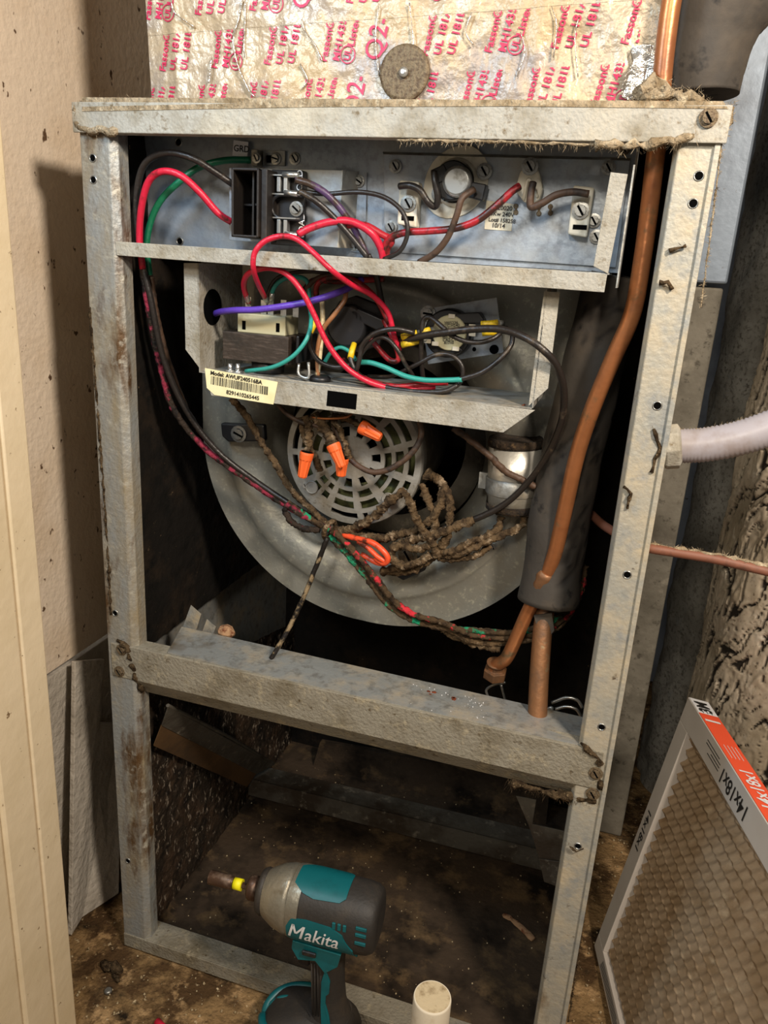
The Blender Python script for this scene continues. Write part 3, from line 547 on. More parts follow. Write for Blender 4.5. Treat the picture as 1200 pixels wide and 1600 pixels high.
# ------------------------------------------------------------------ blower housing
bh = thing('blower_housing', (.25, .12, .44), 'large dull grey metal blower housing with a flared round inlet', 'blower housing')
cx, cz = .243, .630
def outl(a):
    R_ = .196+.014*max(0, math.cos(a))
    if math.sin(a) > 0:
        x = math.cos(a); s_ = math.sin(a); k = min(R_/max(abs(x), 1e-3), .185/max(s_, 1e-3)); return k
    return R_
prof = [(.112, .175), (.112, .160), (.116, .146), (.124, .134), (.136, .125), (.150, .1195), (.158, .1172), (.163, .1168), (.167, .1185), (.170, .1205)]
na = 128; vs = []; fs = []
rings = len(prof)+5
for j in range(rings):
    for i in range(na):
        a_ = 2*math.pi*i/na; ca_, sa_ = math.cos(a_), math.sin(a_)
        if j < len(prof): r_, y_ = prof[j]
        else:
            k = (j-len(prof)+1); Ro = outl(a_); r_, y_ = ((.170+(Ro-.170)*k/3, .1205) if k <= 3 else (Ro, .126) if k == 4 else (Ro, .36))
        vs.append(V((cx+ca_*r_, y_, cz+sa_*r_)))
for j in range(rings-1):
    for i in range(na):
        i2 = (i+1) % na; fs.append((j*na+i, (j+1)*na+i, (j+1)*na+i2, j*na+i2))
mb = MB(); mb.add(vs, fs, 0, True); o = mb.build('scroll', 'housing', bh)
em = o.modifiers.new('edge', 'EDGE_SPLIT'); em.split_angle = math.radians(50)
for (u, v) in ((770, 853),): screw(bh, P(u, v, .119), r=.0036)
screw(bh, P(770, 851, .119), r=.003)
mb = MB(); mb.prism([P(u, v, .100) for u, v in ((344, 661), (412, 664), (414, 690), (356, 691), (346, 682))], (0, .008, 0)); mb.build('rubber_mount', 'blackplastic', bh, .002); screw(bh, P(373, 678, .099), r=.006, slot=1.2)
mb = MB(); mb.prism([P(u, v, .105) for u, v in ((610, 880), (668, 870), (664, 892), (630, 908), (616, 900))], (0, .008, 0)); mb.build('rubber_mount', 'blackplastic', bh, .002); screw(bh, P(637, 868, .103), r=.007, m='screw_rust')
# blower wheel
mb = MB()
for k in range(48):
    a_ = 2*math.pi*k/48; r0, r1 = .090, .108; b_ = a_+.10
    mb.prism([(cx+math.cos(a_)*r0, .178, cz+math.sin(a_)*r0), (cx+math.cos(b_)*r1, .178, cz+math.sin(b_)*r1), (cx+math.cos(b_)*r1, .33, cz+math.sin(b_)*r1), (cx+math.cos(a_)*r0, .33, cz+math.sin(a_)*r0)], (.0005, 0, .0005))
o = mb.build('wheel_vanes', 'liner', bh); o['kind'] = 'stuff'
mb = MB(); mb.lathe([(.0, .088), (0, .110), (.003, .110), (.003, .088), (0, .088)], (cx, .176, cz), (0, 1, 0), 48, cap=False); mb.build('wheel_front_ring', 'steel_dark', bh)
mb = MB(); mb.lathe([(0, .01), (0, .109), (.003, .109), (.003, .01)], (cx, .331, cz), (0, 1, 0), 48); mb.build('wheel_back_disc', 'liner', bh)
# motor
mc = P(548, 715, .072)
mo = thing('blower_motor', mc, 'round grey slotted motor end bell in the blower inlet', 'motor')
mb = MB()
nseg = 132
rr_ = [0.002, .0215, .0305, .0345, .0415, .0455, .0535, .0580, .0640, .0665, .0700]
isl = {1: (11, .50, .10), 3: (11, .74, .35), 5: (11, .76, .35), 7: (11, .84, .35)}
def bell(flip, y0, y1):
    for j in range(len(rr_)-1):
        for i in range(nseg):
            a0, a1 = 2*math.pi*i/nseg, 2*math.pi*(i+1)/nseg; cut = False
            if j in isl:
                n_, duty, ph = isl[j]; f_ = ((i+.5)/nseg*n_+ph) % 1; cut = f_ < duty
                sec = ((i+.5)/nseg*360)
                if j == 7 and (205 < sec < 250 or 290 < sec < 335): cut = False
                if j in (3, 5) and (215 < sec < 235 or 305 < sec < 325): cut = cut and f_ < duty*.45
            if cut: continue
            q = []
            for (r_, a_) in ((rr_[j], a0), (rr_[j], a1), (rr_[j+1], a1), (rr_[j+1], a0)):
                dome = .006*(r_/.07)**2.5
                q.append((mc.x+math.cos(a_)*r_, y0+dome, mc.z+math.sin(a_)*r_))
            mb.prism(q, (0, y1-y0, 0))
bell(0, mc.y, mc.y+.003)
mb.build('end_bell', 'motor', mo)
mb = MB(); mb.lathe([(.006, .0700), (.008, .0712), (.022, .0712), (.022, .0690)], mc, (0, 1, 0), 64, cap=False); mb.build('bell_rim', 'motor', mo)
mb = MB(); mb.lathe([(.0, .0695), (.10, .0685), (.102, .06)], mc+V((0, .0221, 0)), (0, 1, 0), 48, cap=False); mb.build('shell', 'steel_dark', mo)
mb = MB(); mb.lathe([(.018, .030), (.014, .040), (.014, .052), (.018, .062), (.026, .064)], mc, (0, 1, 0), 48, cap=False); mb.build('winding', 'winding', mo)
mb = MB(); mb.lathe([(.03, .001), (.03, .069)], mc, (0, 1, 0), 32, cap=False); mb.build('inner_core', 'black', mo)
for a_ in (217, 323):
    a_ = math.radians(a_); c_ = mc+V((math.cos(a_)*.0600, .0045, math.sin(a_)*.0600)); screw(mo, c_, r=.0026, m='motor')
for a_ in (222, 317):
    a_ = math.radians(a_); c_ = mc+V((math.cos(a_)*.055, .002, math.sin(a_)*.055)); mb = MB(); mb.lathe([(0, .007), (.0015, .0065), (.0015, .006), (.0008, .0058)], c_+V((0, .001, 0)), (0, -1, 0), 18); mb.build('cast_boss', 'motor', mo)
# capacitor
c0, c1 = P(806, 690, .105), P(801, 790, .105); ax = (c1-c0)
cp = thing('capacitor', c1, 'silver run capacitor can with dirt-caked ends strapped to the blower housing', 'capacitor')
mb = MB(); mb.lathe([(0, .0255), (ax.length, .0255)], c0, ax, 32, cap=True); mb.build('can', 'alu', cp)
mb = MB(); mb.lathe([(-.003, .0235), (-.004, .0255), (.001, .0268), (.004, .0262)], c0, ax, 32, cap=True); mb.build('dirty_top_rim', 'grime', cp)
mb = MB(); mb.lathe([(-.004, .026), (.002, .0262), (.005, .021)], c1, ax, 32); fuzz(mb, [c1+V((-.02, -.014, -.002)), c1+V((0, -.023, -.003)), c1+V((.02, -.014, -.002))], .003, 60, .004); mb.build('dirty_bottom_rim', 'grime', cp)
cs = c0.lerp(c1, .66); mb = MB(); mb.lathe([(-.008, .0262), (-.007, .0272), (.007, .0272), (.008, .0262)], cs, ax, 32, cap=False); mb.box(cs+V((-.034, -.002, -.008)), cs+V((-.024, .0, .008))); mb.build('strap', 'steel', cp)
# ------------------------------------------------------------------ wires
def wire(name, lab, m, pts, r=.0022, group=None, jit=0, n=6, cat='wire', ends=()):
    pp = path(pts, 16 if jit else n); mb = MB(); mb.tube(pp, r, 8, jit*1.6); o = mb.build(name, m); tag(o, lab, cat, group or 'wires and leads in the cabinet')
    for (mm, nm, k, ln, rr2) in ends:                  # connector sleeve at an end
        a_, b_ = (pp[0], pp[1]) if k == 0 else (pp[-1], pp[-2]); d = (b_-a_).normalized(); e = MB(); e.tube([a_-d*ln*.3, a_+d*ln*.35, a_+d*ln], [rr2*.8, rr2, rr2*.9], 10); e.build(nm, mm, o)
    return o
ZE = lambda k: ('zinc', 'crimp_terminal', k, .010, .0027)
YE = lambda k: ('yellow', 'insulated_terminal', k, .012, .0031)
wire('black_wire', 'thick grey-black feed wire arching to the upper left of the terminal block', 'w_black', [(364, 288, .04), (335, 268, .03), (300, 247, .02), (262, 239, .018), (230, 252, .02), (216, 285, .022), (213, 340, .024), (220, 400, .026), (236, 470, .03), (255, 560, .04), (290, 640, .055), (340, 705, .07), (400, 752, .08), (460, 792, .078), (512, 824, .076)], .0030)
wire('red_wire', 'thick red feed wire arching to the lower left of the terminal block', 'w_red', [(362, 347, .035), (340, 332, .028), (312, 300, .02), (282, 274, .014), (253, 268, .012), (232, 284, .013), (221, 325, .016), (218, 375, .022), (223, 420, .026)], .0031)
wire('red_wire', 'dusty dark red wire running down the left inner side to the motor', 'w_dusty_dred', [(223, 420, .027), (232, 480, .032), (250, 570, .045), (272, 640, .055), (320, 700, .07), (380, 745, .078), (440, 785, .08), (500, 820, .078)], .0032, jit=.12)
wire('green_wire', 'thick green ground wire curving from the ground lug down the left side', 'w_green', [(392, 250, .06), (350, 251, .05), (310, 262, .042), (280, 284, .036), (252, 312, .034), (236, 345, .034), (229, 385, .034), (234, 430, .036)], .0030)
wire('dark_wire', 'dark ground wire lying beside the dusty red wire in the left side', 'w_brown', [(236, 432, .037), (246, 500, .044), (268, 580, .055), (300, 655, .065), (350, 715, .078), (410, 765, .084), (505, 822, .08)], .0030, jit=.1)
wire('purple_wire', 'purple-black wire leaving the upper right terminal of the block', 'w_purpledark', [(462, 281, .028), (485, 288, .03), (510, 303, .034), (535, 330, .04), (556, 362, .048), (572, 398, .052), (580, 430, .06)], .0030)
wire('black_wire', 'black wire slanting from the block down to the tray edge', 'w_black', [(468, 299, .028), (492, 313, .03), (520, 338, .036), (552, 374, .042), (574, 402, .046)], .0026)
wire('black_wire', 'thin black wire looping right past the left ceramic terminal', 'w_black', [(470, 299, .036), (510, 303, .036), (560, 300, .038), (600, 308, .04), (628, 330, .04), (637, 362, .04), (625, 392, .044), (600, 405, .05)], .0020)
wire('red_wire', 'thick red wire from the lower right terminal of the block to the wire bunch', 'w_red', [(466, 366, .027), (485, 356, .03), (515, 347, .036), (548, 346, .04), (578, 362, .044), (594, 385, .05), (600, 410, .056)], .0033)
wire('red_wire', 'dark red wire behind the wire bunch above the tray edge', 'w_red2', [(540, 352, .044), (570, 352, .048), (596, 366, .05), (612, 376, .052), (604, 392, .055), (606, 425, .06)], .0030)
wire('red_wire', 'bright red loop hanging in front of the tray edge from the transformer to the relay', 'w_red', [(417, 470, .045), (404, 445, .012), (396, 420, -.008), (398, 395, -.010), (414, 377, -.008), (440, 369, -.006), (464, 374, -.008), (490, 395, -.010), (518, 422, -.008), (548, 444, .01), (582, 462, .03), (606, 488, .04), (616, 525, .045), (624, 548, .05)], .0024, ends=[ZE(0)])
wire('red_wire', 'bright red wire arching from the transformer down to the tray floor', 'w_red', [(388, 472, .045), (381, 448, .03), (386, 430, .018), (402, 421, .012), (425, 419, .010), (450, 430, .010), (472, 456, .012), (490, 490, .016), (508, 530, .020), (528, 560, .024), (552, 583, .028), (585, 600, .034), (630, 609, .045), (680, 604, .055)], .0026, ends=[ZE(0)])
wire('red_wire', 'red wire lying along the tray floor beside the lip', 'w_red2', [(535, 562, .05), (552, 580, .045), (580, 596, .045), (620, 604, .045), (660, 600, .05), (700, 598, .055)], .0026)
wire('red_wire', 'short red wire looping under the black relay', 'w_red2', [(578, 528, .05), (592, 545, .05), (608, 562, .05), (620, 564, .05), (622, 552, .05), (610, 520, .05), (600, 500, .055)], .0026)
wire('red_wire', 'dark red wire curving behind the purple wire', 'w_red2', [(494, 462, .06), (496, 445, .055), (512, 434, .055), (540, 434, .055), (565, 445, .05), (590, 470, .05), (608, 505, .05)], .0026)
wire('red_wire', 'dark red wire at the back of the tray over the transformer', 'w_red2', [(476, 452, .08), (490, 438, .08), (520, 440, .078), (560, 438, .07), (600, 436, .07)], .0026)
wire('purple_wire', 'bright purple wire crossing the tray from the round hole in its left side', 'w_purple', [(328, 500, .070), (338, 489, .045), (365, 485, .026), (400, 484, .022), (440, 479, .022), (480, 472, .026), (520, 460, .036), (548, 448, .05), (566, 436, .06)], .0030)
wire('teal_wire', 'teal wire curving under the transformer to its ground screw', 'w_teal', [(484, 475, .05), (486, 505, .035), (478, 532, .026), (456, 558, .022), (425, 574, .022), (384, 580, .028)], .0020)
wire('teal_wire', 'short teal wire arching over the transformer terminals', 'w_teal', [(424, 472, .055), (427, 452, .05), (440, 438, .05), (460, 432, .05), (480, 440, .055), (484, 472, .055)], .0020, ends=[ZE(0)])
wire('black_wire', 'thin black wire arching over the transformer terminals', 'w_black', [(416, 466, .06), (428, 440, .055), (450, 428, .055), (490, 424, .055), (530, 432, .06), (560, 436, .07)], .0020)
wire('teal_wire', 'light teal wire along the right of the tray floor', 'w_teal', [(562, 566, .045), (580, 567, .044), (604, 575, .042), (634, 588, .040), (665, 594, .040), (700, 594, .040), (722, 593, .040)], .0024)
wire('teal_wire', 'small blue-green wire loop behind the red wires', 'w_teal', [(506, 568, .065), (516, 552, .06), (530, 543, .06), (544, 548, .06), (556, 562, .055)], .0019)
wire('black_wire', 'black wire continuing the teal one up to the fan relay', 'w_black', [(718, 593, .040), (752, 582, .042), (780, 562, .045), (798, 540, .05), (800, 522, .055), (790, 512, .06)], .0022)
wire('tan_wire', 'tan wire curving down to the rubber grommet', 'w_tan', [(541, 452, .05), (538, 470, .045), (522, 492, .042), (506, 512, .042), (498, 535, .042), (496, 560, .042), (497, 588, .042)], .0022)
wire('cream_wire', 'cream wire standing upright above the rubber grommet', 'w_cream', [(503, 468, .05), (504, 500, .046), (501, 540, .044), (496, 588, .042)], .0024)
wire('brown_wire', 'brown wire arching above the purple wire behind the tray edge', 'w_brown', [(478, 470, .06), (482, 448, .055), (498, 434, .055), (525, 429, .055), (540, 440, .055), (541, 455, .052)], .0022)
wire('black_wire', 'black wire from a yellow connector left of the black relay', 'w_black', [(492, 502, .04), (485, 520, .034), (486, 545, .034), (500, 565, .036), (525, 574, .038), (548, 570, .04)], .0022, ends=[YE(0)])
wire('black_wire', 'black wire looping from the yellow connector under the black relay', 'w_black', [(552, 542, .045), (548, 560, .038), (556, 578, .036), (562, 560, .036), (566, 540, .036), (584, 522, .034), (615, 514, .034), (648, 520, .04)], .0023, ends=[YE(0)])
wire('black_wire', 'second black loop beside it reaching the tray floor', 'w_black', [(560, 560, .04), (575, 540, .038), (590, 528, .038), (606, 530, .038), (622, 548, .038), (634, 570, .042), (646, 588, .05)], .0019)
wire('black_wire', 'thick black cable crossing the cream cap and dropping outside the tray to the wire bunch', 'w_black', [(626, 534, .05), (660, 525, .04), (700, 519, .034), (745, 514, .030), (785, 515, .022), (822, 528, .010), (850, 548, .008), (870, 572, .016), (881, 610, .03), (878, 655, .045), (858, 705, .06), (826, 752, .07), (788, 788, .075), (740, 812, .078), (690, 826, .08), (650, 838, .08)], .0031)
wire('black_wire', 'black wire looping over the cream cap of the fan relay', 'w_black', [(662, 598, .06), (658, 560, .05), (659, 520, .045), (662, 500, .045), (672, 496, .044), (688, 508, .04), (706, 524, .038), (730, 534, .038), (756, 534, .04), (778, 524, .045), (786, 510, .055)], .0022)
wire('black_wire', 'thin black wire arching along the lower edge of the relay plate', 'w_black', [(575, 588, .06), (610, 588, .055), (650, 570, .05), (680, 555, .05), (705, 555, .05), (722, 572, .05), (720, 596, .05), (700, 610, .045), (670, 614, .042), (610, 606, .042)], .0020)
wire('black_wire', 'black wire lying close behind the front lip of the control tray', 'w_black', [(548, 572, .05), (570, 592, .042), (600, 604, .038), (640, 611, .036), (690, 612, .036), (715, 602, .04)], .0022)
for (lab, pts) in (('left of the two parallel yellow sleeves', [(622, 529, .05), (650, 522, .048)]), ('lower of the two parallel yellow sleeves', [(628, 540, .05), (652, 534, .048)])):
    pass
for k, (u0, v0, u1, v1, lab) in enumerate(((628, 527, 652, 521, 'yellow sleeve on the upper wire left of the fan relay'), (628, 539, 656, 532, 'yellow sleeve on the lower wire left of the fan relay'), (660, 519, 672, 516, 'short yellow sleeve touching the left side of the fan relay'), (752, 507, 778, 505, 'upper yellow sleeve right of the cream cap'), (754, 520, 776, 518, 'lower yellow sleeve right of the cream cap'))):
    t = thing('wire_connector', P(u0, v0, .05), lab, 'connector'); mb = MB(); mb.tube([P(u0, v0, .046), P(u0*.7+u1*.3, v0*.7+v1*.3, .046), P(u1, v1, .048)], [.0031, .0029, .0033], 10); mb.build('sleeve', 'yellow', t)
    mb = MB(); mb.tube([P(u1, v1, .049), P(u1+(u1-u0)*.3, v1+(v1-v0)*.3, .055)], [.0026, .0026], 8); mb.build('metal_barrel', 'zinc', t)
# heater panel wires
wire('brown_wire', 'short dark wire from the left ceramic terminal up to the thermostat', 'w_black', [(624, 291, .045), (640, 290, .042), (656, 297, .042), (668, 315, .044), (680, 323, .048), (684, 310, .044), (680, 285, .042), (678, 268, .044)], .0028)
wire('brown_wire', 'brown wire dropping from the thermostat behind the tray edge', 'w_brown', [(741, 296, .045), (722, 310, .038), (714, 335, .038), (700, 370, .042), (680, 395, .048), (655, 410, .055)], .0028)
wire('red_wire', 'red and charred wire from the ceramic cone back to the wire bunch', 'w_red2', [(812, 291, .045), (800, 299, .042), (775, 322, .04), (745, 345, .04), (710, 357, .042), (670, 361, .044), (630, 364, .046), (606, 376, .05), (598, 405, .056)], .0031)
wire('brown_wire', 'short brown wire from the ceramic cone to the right ceramic terminal', 'w_brown', [(833, 285, .045), (829, 305, .042), (830, 323, .042), (846, 318, .04), (868, 305, .04), (895, 300, .042), (920, 303, .044)], .0030)
wire('black_wire', 'dark wire bunch core passing down through the tray edge', 'w_black', [(575, 398, .05), (585, 420, .055), (592, 450, .06), (598, 480, .06)], .0028)
# motor area wires
wire('black_wire', 'dust-caked black wire slanting from the control tray down past the motor', 'w_dusty', [(362, 622, .06), (385, 650, .062), (408, 690, .064), (430, 725, .068), (455, 765, .07), (490, 800, .072), (515, 824, .074)], .0034, jit=.22)
wire('brown_wire', 'dark red-brown wire from under the barcode sticker to the motor leads', 'w_brown', [(434, 632, .05), (450, 648, .052), (472, 660, .054), (500, 668, .056), (520, 690, .058)], .0022)
wire('brown_wire', 'brown wire looping across the right half of the motor face', 'w_brown', [(655, 655, .05), (658, 680, .048), (645, 706, .046), (615, 730, .045), (585, 738, .046), (560, 728, .05), (540, 708, .055), (528, 680, .06), (518, 655, .062)], .0028)
wire('brown_wire', 'brown wire slanting from the control tray to the capacitor', 'w_brown', [(708, 668, .06), (735, 688, .062), (765, 712, .066), (788, 735, .070), (812, 748, .074), (836, 760, .078)], .0032, jit=.12)
wire('motor_lead', 'short dusty lead ending at the left orange wire nut', 'w_dusty', [(478, 650, .055), (482, 670, .052), (482, 690, .052), (479, 712, .05)], .0036, jit=.3)
wire('motor_lead', 'thick dusty bundle of leads above the two overlapping orange wire nuts', 'w_dusty', [(492, 648, .055), (505, 665, .05), (515, 680, .048), (522, 700, .046)], .0050, jit=.3)
wire('motor_lead', 'second dusty lead twisting down the left part of the motor face', 'w_dusty', [(470, 652, .06), (474, 680, .058), (484, 700, .056), (495, 720, .058), (500, 735, .062)], .0028, jit=.3)
wire('motor_lead', 'short dark lead ending at the upper right orange wire nut', 'w_dusty', [(520, 650, .055), (545, 655, .052), (568, 668, .05)], .0032, jit=.25)
wire('motor_lead', 'frayed dusty lead hanging right of the overlapping wire nuts', 'w_dusty', [(520, 655, .056), (532, 675, .05), (540, 700, .05), (546, 718, .052)], .0030, jit=.35)
wire('bare_copper_wire', 'loose loop of bare copper ground wire under the tray lip', 'copper', [(488, 652, .05), (510, 654, .046), (540, 652, .046), (552, 645, .05)], .0012)
def wirenut(a, b, lab):
    a, b = P(*a), P(*b); d = b-a; t = thing('wire_nut', a, lab, 'wire nut', 'orange wire nuts on the motor'); L_ = d.length; mb = MB(); n = 20; up = d.cross(V((0, 1, 0))).normalized(); w2 = d.cross(up).normalized(); vs = []; fs = []
    for (h, r, g) in ((0, .0064, 0), (.08, .0068, 0), (.28, .0064, 0), (.34, .0060, .9), (.95, .0046, .9), (1, .0036, .3)):
        for k in range(n):
            an = 2*math.pi*k/n; q = r*(1-.13*g*(k % 2)); vs.append(a+d*h+up*math.cos(an)*q+w2*math.sin(an)*q)
    for j in range(5):
        for k in range(n): fs.append((j*n+k, j*n+(k+1) % n, (j+1)*n+(k+1) % n, (j+1)*n+k))
    mb.add(vs, fs); mb.add(vs[-n:], [tuple(range(n))]); mb.build('ribbed_cap', 'wirenut', t)
    mb = MB(); mb.lathe([(0, .006), (.0001, .0001)], a, d, 14); mb.build('throat', 'black', t); return t
wirenut((480, 706, .045), (472, 746, .043), 'leftmost orange wire nut pointing down on the motor face')
wirenut((534, 716, .046), (533, 744, .046), 'lower orange wire nut half hidden under another one')
wirenut((520, 694, .036), (535, 730, .034), 'front orange wire nut lying over the lower one')
wirenut((564, 666, .042), (595, 684, .040), 'separate orange wire nut at the upper right of the motor face')
# hub of dusty strands at the cable tie
G = 'dust-caked strands gathered at the cable tie'
wire('dusty_wire', 'thick dust-caked strand rising from the cable tie to the right rim of the motor', 'w_dusty', [(516, 826, .074), (545, 828, .07), (580, 810, .066), (610, 782, .064), (632, 766, .066)], .0044, jit=.28)
wire('dusty_wire', 'dusty strand from the cable tie ending in the tangle under the capacitor', 'w_dusty', [(518, 830, .072), (560, 838, .07), (600, 840, .07), (640, 830, .07), (672, 812, .07), (690, 785, .072), (690, 755, .078), (668, 738, .085)], .0042, jit=.28)
wire('dusty_wire', 'outer dusty strand looping on the right side of the tangle', 'w_dusty', [(664, 742, .082), (688, 752, .076), (702, 782, .072), (702, 815, .07), (694, 848, .07), (670, 875, .07), (640, 892, .072), (600, 894, .078)], .0040, jit=.28)
wire('dusty_wire', 'whitish dusty strand slanting down from the motor rim through the tangle', 'w_dusty', [(630, 768, .06), (640, 785, .058), (650, 808, .058), (664, 832, .060), (676, 850, .062), (684, 870, .064)], .0036, jit=.32)
wire('dusty_wire', 'dusty strand forming the small round loop at the left of the tangle', 'w_dusty', [(676, 850, .064), (650, 858, .062), (625, 852, .060), (612, 866, .060), (622, 882, .060), (650, 880, .060), (672, 866, .062)], .0038, jit=.28)
wire('dusty_wire', 'dusty strand crossing the tangle towards the black cable', 'w_dusty', [(612, 858, .068), (640, 845, .066), (668, 838, .064), (700, 828, .066), (740, 812, .074)], .0042, jit=.25)
wire('dusty_wire', 'inner dusty strand standing in the inlet right of the motor', 'w_dusty', [(658, 756, .08), (668, 780, .075), (676, 802, .072), (680, 830, .068), (674, 852, .066)], .0036, jit=.3)
wire('dusty_wire', 'upper dirty lead from the tangle to the bottom of the capacitor', 'w_dusty', [(680, 862, .07), (705, 862, .07), (735, 848, .074), (760, 838, .08), (778, 826, .088), (784, 808, .094)], .0036, jit=.28)
wire('dusty_wire', 'middle dirty lead from the tangle to the right of the capacitor bottom', 'w_dusty', [(682, 868, .072), (715, 866, .072), (752, 850, .076), (785, 836, .084), (812, 824, .09), (822, 806, .094)], .0036, jit=.28)
wire('dusty_wire', 'lower dirty lead curling below the capacitor', 'w_dusty', [(684, 872, .074), (720, 874, .076), (748, 866, .08), (766, 852, .086)], .0032, jit=.3)
wire('dusty_wire', 'long dusty strand along the bottom of the tangle back to the bundle', 'w_dusty', [(596, 892, .074), (630, 886, .07), (660, 876, .068), (684, 862, .066)], .0034, jit=.28)
wire('orange_wire', 'upper bright orange wire loop right of the cable tie', 'w_orange', [(536, 836, .07), (560, 842, .064), (582, 848, .058), (598, 860, .056), (606, 872, .056), (600, 880, .058), (586, 872, .06)], .0030)
wire('orange_wire', 'lower orange-and-black wire loop right of the cable tie', 'w_orange', [(560, 846, .064), (575, 856, .058), (590, 870, .056), (603, 879, .058), (590, 880, .062), (565, 866, .066)], .0026)
wire('dusty_wire', 'dark red dusty loop left of the cable tie', 'w_dusty_dred', [(516, 826, .072), (490, 815, .066), (465, 800, .062), (450, 790, .062), (446, 800, .062), (456, 815, .062), (475, 826, .064), (500, 828, .068)], .0032, jit=.2)
wire('dusty_wire', 'dark green dusty strand inside the loop left of the cable tie', 'w_dusty_green', [(450, 785, .066), (470, 800, .064), (492, 815, .066), (514, 828, .070)], .0030, jit=.2)
dn = [(520, 832, .070), (548, 862, .068), (578, 898, .068), (610, 938, .070), (645, 962, .072), (690, 975, .075)]
rt_ = [(740, 988, .08), (800, 992, .09), (850, 980, .10), (888, 955, .11), (908, 915, .115), (914, 880, .12), (905, 850, .125)]
wire('dusty_wire', 'green-flecked dusty wire on the lower left of the falling bundle', 'w_dusty_green', [(p[0]-5, p[1]+5, p[2]) for p in dn]+[(p[0], p[1]-3, p[2]) for p in rt_[:5]], .0032, jit=.18)
wire('dusty_wire', 'red-flecked dusty wire on top of the falling bundle', 'w_dusty_red', [(p[0]+3, p[1]-2, p[2]-.004) for p in dn]+[(p[0], p[1]+4, p[2]) for p in rt_[:6]], .0032, jit=.18)
wire('dusty_wire', 'plain brown dusty wire in the middle of the falling bundle', 'w_dusty', [(p[0], p[1]+2, p[2]+.004) for p in dn]+[(p[0]-4, p[1]+12, p[2]+.004) for p in rt_], .0036, jit=.25)
wire('dusty_wire', 'dusty wire at the lower edge of the bundle ending short of the copper fitting', 'w_dusty', [(690, 984, .085), (720, 998, .088), (750, 1008, .09), (782, 1015, .09)], .0038, jit=.28)
wire('dusty_wire', 'dark red dusty wire rising behind the foam pipe on the right', 'w_dusty_dred', [(850, 985, .115), (885, 955, .12), (903, 920, .125), (908, 885, .13), (900, 860, .135)], .0030, jit=.2)
# cable tie
t = thing('cable_tie', P(516, 825, .068), 'dirty cable tie holding the wire bundle, its long tail hanging down', 'cable tie')
mb = MB(); mb.tube(path([(512, 840, .062), (496, 880, .060), (478, 925, .054), (455, 975, .045), (434, 1012, .036), (424, 1029, .032)], 8), .0034, 6, .12, flat=.75); mb.build('tail', 'tie', t)
c_ = P(516, 828, .070); mb = MB(); n_ = 22; mb.tube([c_+V((math.cos(2*math.pi*k/n_)*.0045-.001, math.sin(2*math.pi*k/n_)*.010, .011*math.cos(2*math.pi*k/n_+.5))) for k in range(n_+1)], .0026, 6, .2); mb.build('band', 'w_dusty', t)
# ------------------------------------------------------------------ refrigerant lines
cl = thing('copper_liquid_line', P(775, 1045, .09), 'slim bare copper line running down the right side to a brass flare nut', 'copper pipe')
up = [(1062, -60, .024), (1048, 10, .024), (1040, 70, .024), (1034, 130, .024), (1030, 200, .025), (1022, 262, .027), (1014, 330, .03), (1003, 410, .03), (988, 490, .03), (958, 560, .034), (925, 640, .04), (902, 710, .046), (884, 790, .052), (868, 860, .058), (852, 905, .064)]
mb = MB(); mb.tube(path(up, 8), .0068, 16); mb.build('pipe', 'copper', cl)
mb = MB(); mb.tube(path([(856, 893, .062), (846, 912, .065), (841, 925, .067)], 3), [.0074, .0088, .0084, .0088, .0082, .0086, .0076], 16, .04); mb.build('brazed_joint', 'copper_dark', cl)
mb = MB(); mb.tube(path([(842, 922, .067), (822, 962, .072), (803, 1005, .078), (790, 1030, .082), (775, 1040, .088), (772, 1052, .09)], 6), .0066, 16); mb.build('lower_pipe', 'copper', cl)
a_, b_ = P(775, 1040, .090), P(772, 1060, .092)
mb = MB(); mb.lathe([(-.006, .0085), (.0, .0085), (.0, .0125), (.010, .0125), (.011, .009)], a_+V((0, 0, -.004)), b_-a_, 6, smooth=False); mb.build('flare_nut', 'copper_dark', cl, .0008)
mb = MB(); mb.lathe([(0, .0098), (.003, .0098)], a_+V((0, 0, .001)), a_-b_, 20); mb.build('nut_collar', 'copper_dark', cl)
hk = thing('wire_hook', P(775, 1085, .10), 'pale bent wire clip hanging under the brass nut', 'clip'); mb = MB(); mb.tube(path([(790, 1066, .095), (772, 1070, .095), (760, 1078, .095), (763, 1090, .095)], 6), .0014, 8); mb.tube(path([(783, 1070, .094), (786, 1082, .094), (790, 1096, .094)], 6), .0014, 8); mb.build('bent_wire', 'screw', hk)
fp = thing('foam_insulated_pipe', P(850, 960, .08), 'fat black foam-insulated suction pipe inside the cabinet with a copper stub', 'insulated pipe')
def foam(pts, rads, nm, parent, n=10, seg=40, crack=1.0):
    pp = path(pts, n); N_ = len(pp); rr = [rads[0]+(rads[1]-rads[0])*i/(N_-1) for i in range(N_)]
    mb = MB(); mb.tube(pp, rr, seg, 0, caps=True); at_ = []
    for i, v in enumerate(mb.v):
        c_ = pp[min(i//seg, N_-1)]; d = noise.voronoi(v*V((46, 46, 34)).x if False else V((v.x*60, v.y*60, v.z*42)))[0]; e = (d[1]-d[0])
        q = max(0, 1-e/.10)*crack*(1 if noise.noise(v*16) > .02 else 0); at_.append(min(1, q)); k = -.0016*q+.0018*noise.noise(v*30)
        mb.v[i] = v+(v-c_).normalized()*k if (v-c_).length > 1e-6 else v
    mb.at = at_; return mb.build(nm, 'foam', parent)
foam([(965, 430, .085), (945, 500, .086), (922, 590, .086), (898, 690, .086), (880, 780, .085), (866, 870, .085), (856, 938, .082)], (.026, .0285), 'foam_sleeve', fp)
mb = MB(); mb.tube(path([(858, 930, .088), (855, 955, .082)], 3), [.026, .024, .020, .012], 24); mb.build('sleeve_end', 'foam', fp)
